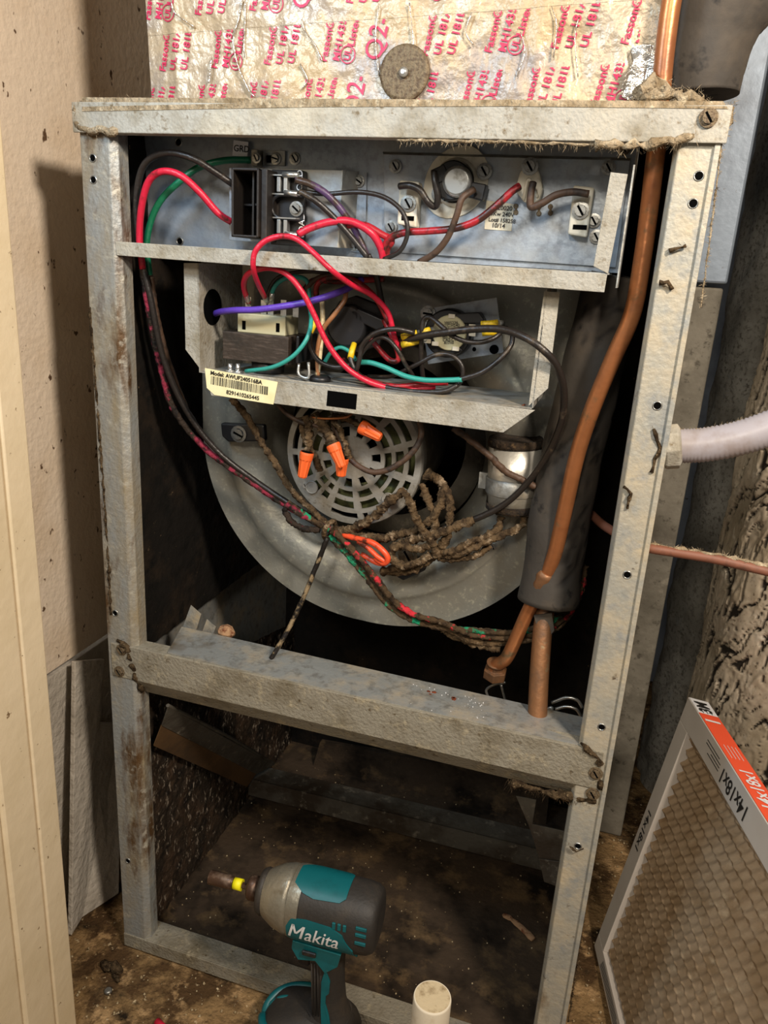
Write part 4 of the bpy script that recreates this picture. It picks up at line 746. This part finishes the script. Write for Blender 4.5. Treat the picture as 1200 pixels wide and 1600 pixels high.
mb = MB(); mb.tube(path([(854, 930, .085), (848, 985, .070), (843, 1050, .056), (840, 1110, .044), (839, 1140, .038)], 8), .0092, 20, caps=True); pp = path([(839, 1140, .038), (839, 1150, .036)], 3); mb.tube(pp, [.0092, .0086, .0068, .003], 20); mb.build('copper_stub', 'copper_dark', fp)
mb = MB(); mb.prism([P(834, 962, .066), P(862, 958, .066), P(866, 985, .066), P(846, 1012, .066), P(842, 990, .066)], (0, .002, 0)); mb.build('torn_foam_flap', 'foam', fp)
fe = thing('foam_insulated_elbow', P(1080, 150, .10), 'wide black foam-insulated pipe bending up behind the top right of the cabinet', 'insulated pipe')
foam([(1088, 152, .075), (1092, 110, .075), (1102, 60, .075), (1122, 10, .075), (1170, -50, .08), (1240, -90, .09), (1400, -120, .10)], (.031, .045), 'foam_sleeve', fe, crack=.2)
mb = MB(); fuzz(mb, [P(1000, 150, .02), P(1022, 138, .02), (P(1040, 142, .02)), P(1062, 150, .02)], .007, 260, .008); tag(mb.build('lint_mound', 'dust'), 'grey lint mound around the copper line on top of the cabinet', 'lint', kind='stuff')
# tubes at the right of the drip shelf
tb2 = thing('coil_return_bends', P(900, 1100, .12), 'thin silvery coil tube bends behind the right end of the drip shelf', 'coil tubes')
for pts in ([(862, 1098, .11), (885, 1090, .11), (902, 1094, .11), (910, 1106, .11)], [(868, 1108, .11), (885, 1104, .11), (900, 1108, .11), (908, 1120, .11)], [(855, 1108, .10), (862, 1106, .10), (860, 1116, .10)]):
    mb = MB(); mb.tube(path(pts, 6), .0018, 8); mb.build('tube', 'zinc', tb2)
wire('thermostat_cable', 'reddish brown thermostat cable entering through the right post', 'cable', [(920, 800, .12), (945, 822, .08), (985, 845, .05), (1012, 856, .03), (1060, 864, .03), (1120, 874, .03), (1180, 888, .03), (1230, 900, .03), (1330, 925, .03), (1450, 960, .03)], .0042, cat='cable')
mb = MB(); fuzz(mb, [P(1015, 850, .03), P(1060, 857, .03), P(1130, 868, .03), P(1200, 884, .03)], .0016, 260, .005, (0, 0, .5)); tag(mb.build('cable_lint', 'dust'), 'lint lying along the top of the brown cable', 'lint', kind='stuff')
cd_ = thing('electrical_conduit', P(1050, 700, .03), 'pale grey flexible conduit joined to the right side of the cabinet', 'conduit')
pp = path([(1062, 697, .03), (1100, 695, .03), (1150, 686, .03), (1200, 670, .03), (1260, 645, .03), (1350, 600, .03), (1480, 520, .03)], 14); mb = MB(); mb.tube(pp, [.0135+(.0006 if i % 2 else -.0003) for i in range(len(pp))], 24); mb.build('ribbed_tube', 'conduit', cd_)
mb = MB(); a_, b_ = P(1037, 699, .03), P(1064, 697, .03); mb.lathe([(0, .0175), (.002, .0185), ((b_-a_).length-.002, .0185), ((b_-a_).length, .015)], a_, b_-a_, 8, smooth=False); mb.build('connector_nut', 'steel_dusty', cd_, .0008)
mb = MB(); fuzz(mb, [P(1040, 672, .03), P(1070, 676, .03), P(1120, 672, .03), P(1200, 652, .03)], .0022, 260, .005, (0, 0, .5)); tag(mb.build('conduit_lint', 'dust'), 'lint lying along the top of the pale conduit', 'lint', kind='stuff')
# ------------------------------------------------------------------ plenum
px0, px1 = P(233, 80, .035).x, P(1040, 40, .035).x
pl = thing('supply_plenum', (px0, .035, H), 'foil-taped duct board plenum printed in magenta on top of the cabinet', 'duct')
pz = H; zz2 = 1.42
def pf(a, b):
    x = px0+a*(px1-px0); z = pz+b*(zz2-pz); n_ = noise.fractal(V((x*28+z*9, z*20-x*8, 2)), 1, 2, 4)
    ridge = max(0, 1-abs(noise.noise(V((x*13+z*6, z*4, 7))))*9)
    return V((x, .0365-.0011*n_-.0018*ridge, z))
mb = MB(); mb.box((px0, .037, pz), (px1-.006, .40, zz2)); mb.build('duct_board', 'foil', pl)
mb = MB(); mb.grid(pf, 170, 170); mb.build('foil_facing', 'foil', pl)
rot = math.radians(2.2); tx = V((math.cos(rot), 0, math.sin(rot))); tz = V((-math.sin(rot), 0, math.cos(rot)))
O = P(233, 135, .033); s0 = (P(600, 42, .033)-P(600, 130, .033)).length*1.0
for k in range(-1, 5):                                 # tape strips, each clipped to its own width
    z0k = k*s0; Lk = (px1-px0)-.004; yk = .0345-.0004*(k % 2)
    def tf_(a, b, z0k=z0k, yk=yk):
        p_ = O+tx*(a*Lk)+tz*(z0k+b*(s0*1.03)); p_.z = max(p_.z, pz+.0005); f_ = pf((p_.x-px0)/(px1-px0), (p_.z-pz)/(zz2-pz)); return V((p_.x, f_.y-.0008-.0003*(k % 2), p_.z))
    mb = MB(); mb.grid(tf_, 200, 26); st = mb.build('foil_tape_strip', 'foil', pl)
    if k > 1: continue
    vsA, fsA = [], []
    sh = {-1: -.0475, 0: 0, 1: .052}[k] if k in (-1, 0, 1) else 0
    x_ = .0095+{-1: -.018, 0: 0, 1: -.062}[k]; j = 0; prints = []; lean = math.radians(77)
    u_ = tx*math.cos(lean)+tz*math.sin(lean); v_ = -tx*math.sin(lean)+tz*math.cos(lean)
    while x_ < Lk-.02:
        mbt = MB(); prints.append(mbt); lines = (('Fasson®', 'UL 181A-P', 'UL 181B-FX'), ('Fasson®', 'MH1435', '    Listed'))[j % 2]
        for i, s_ in enumerate(lines):
            o_ = O+tx*(x_+i*.0106+.006)+tz*(z0k+.011)
            vs, fs = text_polys(s_, .0083, bold=.00022, spacing=1.05)
            pts = [o_+u_*v.x+v_*v.y for v in vs]; mbt.add([V((p.x, 0, p.z)) for p in pts], fs)
            if 'Listed' in s_:
                c_ = o_+u_*.0038+v_*.0040; n_ = 24
                ring = []; 
                for kk in range(n_):
                    an = 2*math.pi*kk/n_; ring += [c_+(u_*math.cos(an)+v_*math.sin(an))*.0066, c_+(u_*math.cos(an)+v_*math.sin(an))*.0057]
                mbt.add(ring, [(2*kk, 2*kk+1, (2*kk+3) % (2*n_), (2*kk+2) % (2*n_)) for kk in range(n_)])
                vs, fs = text_polys('UL', .0078, bold=.0002, align='CENTER'); mbt.add([c_-v_*.0026+u_*v.x*.9+v_*v.y for v in vs], fs)
        x_ += .0500
        if j % 5 == 3: 
            mbt = MB(); prints.append(mbt); vs, fs = text_polys('Q2-1', .0215, bold=.0001); o_ = O+tx*(x_+.002)+tz*(z0k+.009); mbt.add([o_+u_*v.x*.9+v_*v.y for v in vs], fs); x_ += .034
        j += 1
    # clip to the strip, refine, then drape on the foil
    for mbt in prints:
        bm = bmesh.new(); bv = [bm.verts.new(v) for v in mbt.v]
        for f in mbt.f:
            try: bm.faces.new([bv[i] for i in f])
            except ValueError: pass
        bmesh.ops.triangulate(bm, faces=bm.faces[:])
        for (pc, pn) in ((O+tz*(z0k+s0*.985), tz), (O+tz*(z0k+.0015), -tz), (V((0, 0, pz+.001)), V((0, 0, -1))), (O+tx*.0005, -tx), (O+tx*(Lk-.012), tx)):
            pc = V((pc.x, 0, pc.z)); bmesh.ops.bisect_plane(bm, geom=bm.verts[:]+bm.edges[:]+bm.faces[:], plane_co=pc, plane_no=pn, clear_outer=True)
        z_ = pz
        for q in range(0, 60):
            bmesh.ops.bisect_plane(bm, geom=bm.verts[:]+bm.edges[:]+bm.faces[:], plane_co=(0, 0, pz+q*.0025), plane_no=(0, 0, 1)) if q*.0025 < .2 else None
        bm.verts.ensure_lookup_table(); bm.verts.index_update()
        if len(bm.faces) == 0: bm.free(); continue
        m2 = MB(); m2.add([V((v.co.x, pf((v.co.x-px0)/(px1-px0), (v.co.z-pz)/(zz2-pz)).y-.0019, v.co.z)) for v in bm.verts], [tuple(v.index for v in f.verts) for f in bm.faces]); bm.free()
        m2.build('printed_text', 'ink', st)
mb = MB(); q = path([(985, 75, .031), (1020, 70, .031), (1022, 110, .03), (1000, 152, .031), (972, 152, .031), (975, 120, .028), (990, 95, .029)], 2); mb.prism(q, (0, .002, 0)); mb.build('torn_foil_patch', 'foil2', pl)
mb = MB()
rnd = random.Random(4)
for s_ in [[(268, 0), (275, 20), (292, 34), (305, 42)], [(378, 0), (372, 30), (366, 60), (372, 100), (388, 140), (398, 152)], [(385, 0), (384, 35), (380, 62), (384, 90)], [(470, 30), (478, 50), (492, 70), (502, 95)], [(330, 90), (326, 120), (328, 130)], [(640, 5), (645, 40), (648, 80)], [(860, 10), (870, 40), (866, 90)], [(905, 30), (898, 60), (902, 120)], [(812, 50), (820, 80), (810, 120)], [(735, 20), (728, 50), (738, 70)], [(470, 100), (480, 125), (470, 140)], [(590, 10), (585, 60), (592, 120)]]:
    p_ = [P(u+rnd.uniform(-2, 2), v, .0322) for u, v in s_]; p_ = spline(p_, 4); mb.tube(p_, [.0012*rnd.uniform(.4, 1) for _ in p_], 5, .2, flat=.6)
o = mb.build('foil_wrinkles', 'foil2', pl); o['kind'] = 'stuff'
c_ = P(631, 113, .029); iw = thing('insulation_washer', c_, 'round dirty metal insulation washer pinned to the foil plenum', 'washer')
mb = MB(); mb.lathe([(0, .0205), (.0012, .0200), (.002, .017), (.0014, .0150), (.0022, .0125), (.0014, .0100), (.0022, .008), (.001, .005)], c_+V((0, .002, 0)), (0, -1, 0), 36); mb.build('disc', 'screw_rust', iw)
mb = MB(); mb.lathe([(0, .0040), (.002, .0036), (.0035, .0015)], c_, (0, -1, 0), 12); mb.build('pin_head', 'zinc', iw)
# sealant strip where plenum meets cabinet
mb = MB(); mb.prism([P(128, 152, -.004), P(1130, 158, -.004), P(1138, 170, -.0055), P(800, 166, -.0055), P(500, 167, -.0055), P(128, 174, -.0055)], (0, .003, 0)); o = mb.build('dusty_top_seam', 'dust', cab)
# ------------------------------------------------------------------ ducts at the right
dm = tag(MB().box((.540, .42, P(1100, 442, .42).z), (.583, .60, 1.6)).build('sheet_metal_duct', 'ductmetal', bevel=.003), 'smooth bluish sheet metal duct right of the top of the cabinet', 'duct')
tag(MB().box((.540, .43, -.003), (.581, .60, P(1100, 446, .42).z-.002)).build('wrapped_duct', 'jacket_dark', bevel=.003), 'narrow speckled grey duct below the bluish metal one', 'duct')
def duct(name, cx_, cy_, r, z0, z1, nu, nv, fn, m, lab, lean=(0, 0)):
    mb = MB(); at_ = []
    def g(a, b):
        an = 2*math.pi*a; z = z0+b*(z1-z0); d, k = fn(an, z); at_.append(k)
        return V((cx_+lean[0]*z+math.cos(an)*(r+d), cy_+lean[1]*z+math.sin(an)*(r+d), z))
    mb.grid(g, nu, nv, wrap=True); mb.at = at_; return tag(mb.build(name, m), lab, 'duct')
def fa(an, z): return (.006*noise.fractal(V((math.cos(an)*1.5, math.sin(an)*1.5, z*7)), 1, 2, 3)+.004*noise.noise(V((math.cos(an)*2, z*26+math.sin(an)*4, 1))), 0)
xa = P(1136, 450, .62).x
duct('insulated_flex_duct', xa+.112, .62, .108, -.003, 1.6, 120, 220, fa, 'jacket', 'mottled grey insulated duct standing behind the flaking one')
def fb(an, z):
    p_ = V((math.cos(an)*1.3, math.sin(an)*1.3, z*4.6-an*.9)); wv = V((noise.noise(p_*2.3), noise.noise(p_*2.3+V((5, 2, 1))), noise.noise(p_*2.5+V((1, 8, 3)))))*.5+V((noise.noise(p_*9), noise.noise(p_*9+V((4, 4, 4))), noise.noise(p_*9+V((9, 1, 2)))))*.12
    q = p_+wv; d, pt = noise.voronoi(V((q.x*1.6, q.y*1.6, q.z*3.2))); e = d[1]-d[0]; pres = noise.noise(p_*1.2+V((3, 1, 4)))
    th = .13*max(0, pres+.12)+.015; k = max(0, min(1, (th-e)/.012))
    patch_ = max(0, min(1, (noise.noise(V((q.x*4, q.y*4, q.z*7)))+.5*noise.noise(q*17)-.40)/.04)); k = max(k, patch_)
    cell = noise.noise(pt[0]*3.7)*.0030; fl = .007*noise.fractal(p_*1.3, 1, 2, 3)+.010*noise.noise(p_*.8)+cell*min(1, e/.1)+.0018*noise.noise(V((q.x*9, q.y*9, q.z*26)))
    return (fl-.003*k, k)
xb = P(1158, 700, .34).x
duct('flaking_foil_duct', xb+.139, .34, .135, -.003, 1.6, 420, 900, fb, 'flake', 'large insulated duct with cracked and flaking foil jacket at the right edge', lean=(.0, .0))
# ------------------------------------------------------------------ air filter
B = V((.5513, .2048, .001)); d2 = V((.1536, .105, .9825)).normalized(); d1 = V((.2051, -.9761, .0722)); d1 = (d1-d2*d1.dot(d2)).normalized(); nn = d1.cross(d2)
if nn.x > 0: nn = -nn                                 # visible face normal points to the cabinet
Rf = Matrix((d1, d2, nn)).transposed()                 # local x along the long side towards the camera, y up, z out of the visible face
af = thing('pleated_air_filter', B, 'pleated beige air filter in a grey-white card frame leaning at the right', 'air filter', rot=Rf)
FL, FH, FT, FB = .457, .3604, .0235, .030
def lbox(mb, a, b, mi=0): return mb.box(a, b, mi)
for (nm, a, b) in (('frame_side', (0, FH-FB, -FT), (FL, FH, 0)), ('frame_side', (0, 0, -FT), (FL, FB*.65, 0)), ('frame_side', (0, FB*.65+.0002, -FT), (.030, FH-FB-.0002, 0)), ('frame_side', (FL-FB, FB*.65+.0002, -FT), (FL, FH-FB-.0002, 0))):
    MB().box(a, b).build(nm, 'frame_card', af, .0008, local=True)
def pleat(a, b):
    x = .027+a*(FL-.027-FB+.003); y = FB*.65-.003+b*(FH-FB*1.65+.006); pit = .0158
    yy = y+.0006*math.sin(x*math.pi*2/.025+math.pi*int(y/pit)); ph = (yy/pit) % 1; tri = 1-abs(2*ph-1)
    ql = (x/.0125+.5*(int(yy/pit) % 2)) % 1; dent = (1-abs(2*ql-1))
    return V((x, y, -.0135+.0080*tri**1.3+.0030*dent*(1-tri)+.0012*dent*tri+.0005*noise.noise(V((x*90, y*90, 0)))))
MB().grid(pleat, 290, 250).build('pleated_media', 'pleat', af, local=True)
MB().box((.004, .004, -FT+.001), (FL-.004, FH-.004, -.0195)).build('backing', 'pleat', af, local=True)
MB().box((.038, FH+.0001, -FT+.0006), (FL-.001, FH+.0007, -.0006)).build('orange_band', 'orange', af, local=True)
MB().box((.002, FH+.0001, -FT+.0006), (.0375, FH+.0006, -.0006)).build('white_band', 'tag', af, local=True)
mb = MB(); X, Y_, Z = V((1, 0, 0)), V((0, 1, 0)), V((0, 0, 1))
def prt(t, o, xd, yd, size, m='ink_k', bold=.0003): mb = MB(); add_text(mb, t, V(o), xd, yd, size, lift=.0003, bold=bold); mb.build('printed_size', m, af, local=True)
def rule(a, b, m='ink_k'): MB().box(a, b).build('printed_rule', m, af, local=True)
prt('14x18x1', (.205, FH-.010, .0003), -X, -Y_, .021)
for j, (l0, l1) in enumerate(((.082, .120), (.082, .126), (.10, .126), (.092, .126))): rule((l0, FH-.009-j*.0035, .0001), (l1, FH-.0082-j*.0035, .0004))
prt('14x18x1', (.010, .215, .0003), -Y_, X, .0165)
for j in range(5): rule((.036+.001*j, .0045+j*.0024, .0001), (.17-.012*j, .0051+j*.0024, .0004))
prt('3M', (.0345, FH+.0008, -.0175), -X, Z, .020, bold=.0007)
for j in range(3): rule((.026, FH+.0007, -.017+j*.005), (.0365, FH+.0009, -.0162+j*.005))
prt('14x18x1', (.215, FH+.0009, -.018), -X, Z, .019, 'ink_w'); prt('1', (.060, FH+.0009, -.0185), -X, Z, .022, 'ink_w', .001)
for j in range(4): rule((.105, FH+.0008, -.018+j*.004), (.13, FH+.0011, -.0175+j*.004), 'ink_w')
# ------------------------------------------------------------------ impact driver
dang = math.radians(183)
Rd = Matrix.Rotation(dang, 3, 'Z')
dr = thing('impact_driver', (.274, -.050, 0), 'teal and black cordless impact driver standing in front of the cabinet', 'power tool', rot=Rd @ Matrix.Diagonal(V((.888, .92, 1.04))))
HZ = .196
head = [(-.066, .022, .0205, 0), (-.0645, .028, .027, 0), (-.058, .0315, .0305, 0), (-.045, .0325, .0320, 0), (-.020, .0325, .0320, 0), (.010, .0325, .0320, 0), (.028, .032, .0315, 0), (.036, .031, .0305, 0)]
def hs(x):
    for (a, b) in zip(head[:-1], head[1:]):
        if a[0] <= x <= b[0]: t = (x-a[0])/(b[0]-a[0]); return a[1]+(b[1]-a[1])*t, a[2]+(b[2]-a[2])*t
    return (head[0][1], head[0][2]) if x < head[0][0] else (head[-1][1], head[-1][2])
def hp_(x, th, off=0, e=.82):
    ry, rz = hs(x); c, s_ = math.cos(th), math.sin(th)
    return V((x, (ry+off)*math.copysign(abs(c)**e, c), HZ+(rz+off)*math.copysign(abs(s_)**e, s_)))
mb = MB(); vs = []; ns = 48; xs_ = [h[0] for h in head]; xs_ = [-.066, -.0652, -.0635, -.061, -.057, -.05, -.045, -.03, -.02, -.005, .01, .02, .028, .036]
for x in xs_:
    for k in range(ns): vs.append(hp_(x, 2*math.pi*k/ns))
fs = [(j*ns+k, j*ns+(k+1) % ns, (j+1)*ns+(k+1) % ns, (j+1)*ns+k) for j in range(len(xs_)-1) for k in range(ns)]
mb.add(vs, fs, 0, True); mb.add(vs[:ns], [tuple(range(ns))[::-1]]); mb.add(vs[-ns:], [tuple(range(ns))]); mb.build('motor_housing', 'rubber', dr, local=True)
def patch(rows, off=.0012, m='teal', nm='side_cover', nt=16, sub=6):
    mb = MB(); pts = []; full = []
    for (r0, r1) in zip(rows[:-1], rows[1:]):
        for k in range(sub): t = k/sub; full.append([r0[i]+(r1[i]-r0[i])*t for i in range(3)])
    full.append(list(rows[-1]))
    for (x, t0, t1) in full:
        for k in range(nt): pts.append(hp_(x, t0+(t1-t0)*k/(nt-1), off))
    n = len(full); mb.add(pts, [(j*nt+k, j*nt+k+1, (j+1)*nt+k+1, (j+1)*nt+k) for j in range(n-1) for k in range(nt-1)], 0, True)
    # rim
    rim = [j*nt for j in range(n)]+[(n-1)*nt+k for k in range(1, nt)]+[j*nt+nt-1 for j in range(n-2, -1, -1)]+[k for k in range(nt-2, 0, -1)]
    inner = [pts[i]*1 for i in rim]; c_ = V((0, 0, HZ)); inn = [V((p.x, p.y*.93, HZ+(p.z-HZ)*.93)) for p in inner]; k_ = len(rim)
    mb.add(inner+inn, [(i, (i+1) % k_, k_+(i+1) % k_, k_+i) for i in range(k_)]); return mb.build(nm, m, dr, local=True)
D2 = math.radians
# local +y faces the camera (the tool is turned round)
for sgn in (1, -1):
    def A(d): return D2(d) if sgn > 0 else math.pi-D2(d)
    patch([(-.044, A(-48), A(-22)), (-.032, A(-62), A(2)), (-.018, A(-66), A(10)), (.010, A(-66), A(12)), (.026, A(-56), A(8)), (.032, A(-40), A(-4))], nm='side_cover')
patch([(-.030, D2(64), D2(116)), (-.024, D2(54), D2(126)), (.005, D2(50), D2(130)), (.018, D2(56), D2(124)), (.030, D2(72), D2(108))], nm='top_cover')
# logo on both side covers is one print: the side the camera sees
mb = MB(); vs, fs = text_polys('akita', .0240, bold=.00018, shear=.3); vs = [v+V((.0195, 0, 0)) for v in vs]
for (a_, b_) in (((0, 0), (.0008, .0168)), ((.0008, .0168), (.0075, .0060)), ((.0075, .0060), (.0155, .0168)), ((.0155, .0168), (.0150, 0))):
    a_, b_ = V((a_[0]+a_[1]*.3, a_[1], 0)), V((b_[0]+b_[1]*.3, b_[1], 0)); h_ = V((.0016, 0, 0)); n_ = len(vs); vs += [a_-h_, a_+h_, b_+h_, b_-h_]; fs.append((n_, n_+1, n_+2, n_+3))
bm = bmesh.new(); bv = [bm.verts.new(v) for v in vs]
for f in fs:
    try: bm.faces.new([bv[i] for i in f])
    except ValueError: pass
bmesh.ops.triangulate(bm, faces=bm.faces[:])
for q in range(16): bmesh.ops.bisect_plane(bm, geom=bm.verts[:]+bm.edges[:]+bm.faces[:], plane_co=(0, q*.0014-.002, 0), plane_no=(0, 1, 0))
bm.verts.index_update(); out = []
for v in bm.verts:
    x = .028-v.co.x*.86; zrel = -.0150+v.co.y; ry, rz = hs(x); s_ = max(-.999, min(.999, zrel/(rz+.0018))); s_ = math.copysign(abs(s_)**(1/.82), s_); th = math.asin(s_)
    out.append(hp_(x, th, .0019))
mb.add(out, [tuple(v.index for v in f.verts) for f in bm.faces]); bm.free(); mb.build('logo', 'ink_w', dr, local=True)
# vents
for i in range(3):
    mb = MB(); a_ = hp_(-.052, D2(20-11*i), .0006); mb.box(a_-V((.006, .001, .0016)), a_+V((.006, .001, .0016))); mb.build('vent_slot', 'teal', dr, .0004, local=True)
for i in range(3):
    mb = MB(); a_ = hp_(-.022-.006*i, D2(14), .0004); mb.box(a_-V((.0018, .001, .0035)), a_+V((.0018, .001, .0035))); mb.build('vent_slot', 'teal', dr, .0004, local=True)
mb = MB(); mb.lathe([(0, .0335), (.006, .0335), (.018, .0305), (.030, .0245), (.036, .0205), (.040, .019)], V((.034, 0, HZ)), (1, 0, 0), 40)
pts = [hp_(.020+.014*k/5, t, .0011) for k in range(6) for t in [D2(-40+260*i/40) for i in range(41)]]
mb.add(pts, [(j*41+k, j*41+k+1, (j+1)*41+k+1, (j+1)*41+k) for j in range(5) for k in range(40)], 0, True)
mb.build('hammer_case', 'case', dr, local=True)
mb = MB(); mb.lathe([(0, .0225), (.004, .0235), (.008, .0215), (.010, .016)], V((.066, 0, HZ)), (1, 0, 0), 32); mb.build('nose_bumper', 'rubber', dr, local=True)
mb = MB(); mb.lathe([(0, .0120), (.012, .0125), (.015, .011)], V((.0745, 0, HZ)), (1, 0, 0), 24); mb.build('chuck_collar', 'socket', dr, local=True)
bt = thing('nut_driver_bit', (Rd @ V((.089*.888, 0, HZ*1.04)))+V((.274, -.050, 0)), 'brown hex nut driver with a bright yellow band in the tool chuck', 'driver bit', rot=Rd @ Matrix.Diagonal(V((.888, .92, .95))))
mb = MB(); mb.lathe([(0, .0035), (.012, .0035)], V((0, 0, 0)), (1, 0, 0), 6, smooth=False); mb.build('shank', 'socket', bt, local=True)
mb = MB(); mb.lathe([(0, .0062), (.010, .0062)], V((.009, 0, 0)), (1, 0, 0), 24); mb.build('yellow_band', 'brightyellow', bt, local=True)
mb = MB(); mb.lathe([(0, .0072), (.001, .0074), (.002, .0068), (.003, .0074), (.006, .0074), (.029, .0078), (.030, .0072), (.0295, .0056), (.022, .0054)], V((.0195, 0, 0)), (1, 0, 0), 28); mb.build('socket', 'socket', bt, local=True)
# handle, loft
def loft(secs, n=28, e=.85):
    mb = MB(); vs = []
    for (cx_, z, rx, ry) in secs:
        for k in range(n):
            a_ = 2*math.pi*k/n; c, s_ = math.cos(a_), math.sin(a_); vs.append(V((cx_+rx*math.copysign(abs(c)**e, c), ry*math.copysign(abs(s_)**e, s_), z)))
    m_ = len(secs); mb.add(vs, [(j*n+k, j*n+(k+1) % n, (j+1)*n+(k+1) % n, (j+1)*n+k) for j in range(m_-1) for k in range(n)], 0, True)
    mb.add(vs[:n], [tuple(range(n))[::-1]]); mb.add(vs[-n:], [tuple(range(n))]); return mb
loft([(-.016, .060, .027, .022), (-.015, .070, .022, .0185), (-.012, .085, .0195, .0165), (-.010, .105, .0190, .0160), (-.008, .125, .0195, .0162), (-.006, .145, .0215, .0175), (-.006, .160, .026, .021), (-.006, .172, .030, .026)]).build('handle', 'rubber', dr, local=True)
for k in range(6):
    z_ = .075+0*k; mb = MB(); xx = .004-k*.0035; mb.tube([V((xx-.002, .0172-.0004*k, .075)), V((xx, .0165-.0003*k, .10)), V((xx+.002, .0168-.0003*k, .14))], .0009, 6); mb.build('grip_rib', 'rubber', dr, local=True)
mb = MB(); q = [(-.0205, .138), (-.0265, .122), (-.0260, .108), (-.0225, .104), (-.0225, .094), (-.0275, .080), (-.0300, .070), (-.0195, .066), (-.0170, .09), (-.0165, .12)]
mb.prism([V((x+.010, .0178 if z > .075 else .020, z)) for x, z in q], (0, -.004, 0)); mb.build('handle_inlay', 'teal', dr, .0004, local=True)
mb = MB(); q = [(.026, .170), (.028, .158), (.020, .146), (.000, .150), (-.012, .138), (-.026, .150), (-.030, .168)]
mb.prism([V((x, .0262 if z > .16 else .0235, z)) for x, z in q], (0, -.005, 0)); mb.build('trigger_guard_plate', 'teal', dr, .0006, local=True)
mb = MB(); mb.box(V((-.002, .0255, .158)), V((.014, .0285, .163))); mb.build('direction_switch', 'blackplastic', dr, .001, local=True)
mb = MB(); mb.prism([V((.010, -.008, .160)), V((.033, -.008, .160)), V((.031, -.008, .150)), V((.024, -.008, .136)), V((.027, -.008, .126)), V((.012, -.008, .124))], (0, .016, 0)); mb.build('trigger', 'blackplastic', dr, .002, local=True)
mb = MB(); mb.prism([V((-.046, .016, .160)), V((-.034, .016, .164)), V((-.030, .016, .170)), V((-.046, .016, .168))], (0, -.03, 0)); mb.build('rear_lip', 'teal', dr, .001, local=True)
loft([(.008, .036, .058, .036), (.008, .044, .058, .0365), (.006, .054, .052, .034), (-.002, .062, .038, .028), (-.012, .068, .026, .021)], 36, .6).build('battery_foot', 'rubber', dr, local=True)
loft([(.010, .000, .056, .034), (.010, .004, .059, .0365), (.010, .034, .059, .0370), (.010, .0358, .057, .036)], 36, .5).build('battery_pack', 'blackplastic', dr, local=True)
for s_ in (-1, 1):
    mb = MB(); mb.tube(spline([V((-.010, s_*.033, .056)), V((.014, s_*.036, .054)), V((.042, s_*.033, .051)), V((.060, s_*.022, .048)), V((.068, s_*.008, .043)), V((.069, 0, .034))], 6), .0050, 10, flat=.8); mb.build('foot_trim', 'teal', dr, local=True)
mb = MB(); mb.tube(spline([V((.030, -.012, .058)), V((.052, -.010, .053)), V((.066, -.006, .040)), V((.069, 0, .020))], 6), .0036, 10); mb.build('foot_trim', 'teal', dr, local=True)
mb = MB(); mb.box(V((.067, -.022, .010)), V((.0715, .022, .036))); mb.build('battery_latch', 'case', dr, .0012, local=True)
# ------------------------------------------------------------------ white pipe stub
tp = PZ(676, 1556, .215); pv = thing('white_pipe_stub', (tp.x, tp.y, 0), 'upright white plastic pipe stub with a dusty closed top', 'pipe')
mb = MB(); mb.lathe([(0, .0165), (.213, .0165), (.215, .0160)], (tp.x, tp.y, -.001), (0, 0, 1), 40); mb.build('pipe', 'pvc', pv)
mb = MB(); mb.lathe([(0, .0156), (.0008, .0150)], (tp.x, tp.y, .2135), (0, 0, 1), 40); mb.build('end_face', 'pvc_end', pv)
# ------------------------------------------------------------------ floor litter
random.seed(11)
mb = MB()
for _ in range(900):
    if random.random() < .6: x, y = random.uniform(-.12, .5), random.uniform(-.28, -.005)
    else: x, y = random.uniform(.525, .75), random.uniform(-.3, .5)
    s_ = random.uniform(.0005, .0018)*(2 if random.random() < .06 else 1); c_ = V((x, y, -.0025)); mb.lathe([(0, s_), (s_*1.1, s_*.6)], c_, (random.uniform(-.4, .4), random.uniform(-.4, .4), 1), 5, smooth=False)
tag(mb.build('floor_litter', 'chip'), 'pale crumbs scattered over the dirty wooden floor', 'debris', kind='stuff')
mb = MB()
for _ in range(260):
    x, y = random.uniform(.03, .49), random.uniform(.04, .40); s_ = random.uniform(.0004, .0014); mb.lathe([(0, s_), (s_, s_*.6)], V((x, y, .0085)), (0, 0, 1), 5, smooth=False)
tag(mb.build('pan_litter', 'chip'), 'small crumbs scattered over the base pan of the cabinet', 'debris', kind='stuff')
sc = PZ(169, 1547, .0); t = thing('loose_screw_head', sc, 'small round screw head set in the floor near the left casing', 'screw'); mb = MB(); mb.lathe([(-.003, .0045), (.0, .0045), (.001, .003)], sc, (0, 0, 1), 12); mb.build('head', 'screw', t)
mb = MB(); fuzz(mb, [PZ(160, 1508, .001), PZ(178, 1512, .002), PZ(190, 1518, .001)], .005, 80, .008); fuzz(mb, [PZ(176, 1520, .001), PZ(186, 1534, .001)], .002, 40, .006); tag(mb.build('lint_clump', 'dust_dark'), 'dark lint clump on the floor near the left casing', 'lint', kind='stuff')
rb = PZ(255, 1598, .0); t = thing('red_marker', rb, 'red and black stick lying on the floor at the bottom edge', 'marker')
mb = MB(); mb.tube([rb+V((-.006, -.003, .003)), rb+V((.010, -.009, .003))], .004, 12); mb.build('red_barrel', 'w_red', t); mb = MB(); mb.tube([rb+V((.0101, -.00904, .003)), rb+V((.022, -.0135, .003))], .0042, 12); mb.build('black_cap', 'blackplastic', t)
# dark soot on left wall by the post
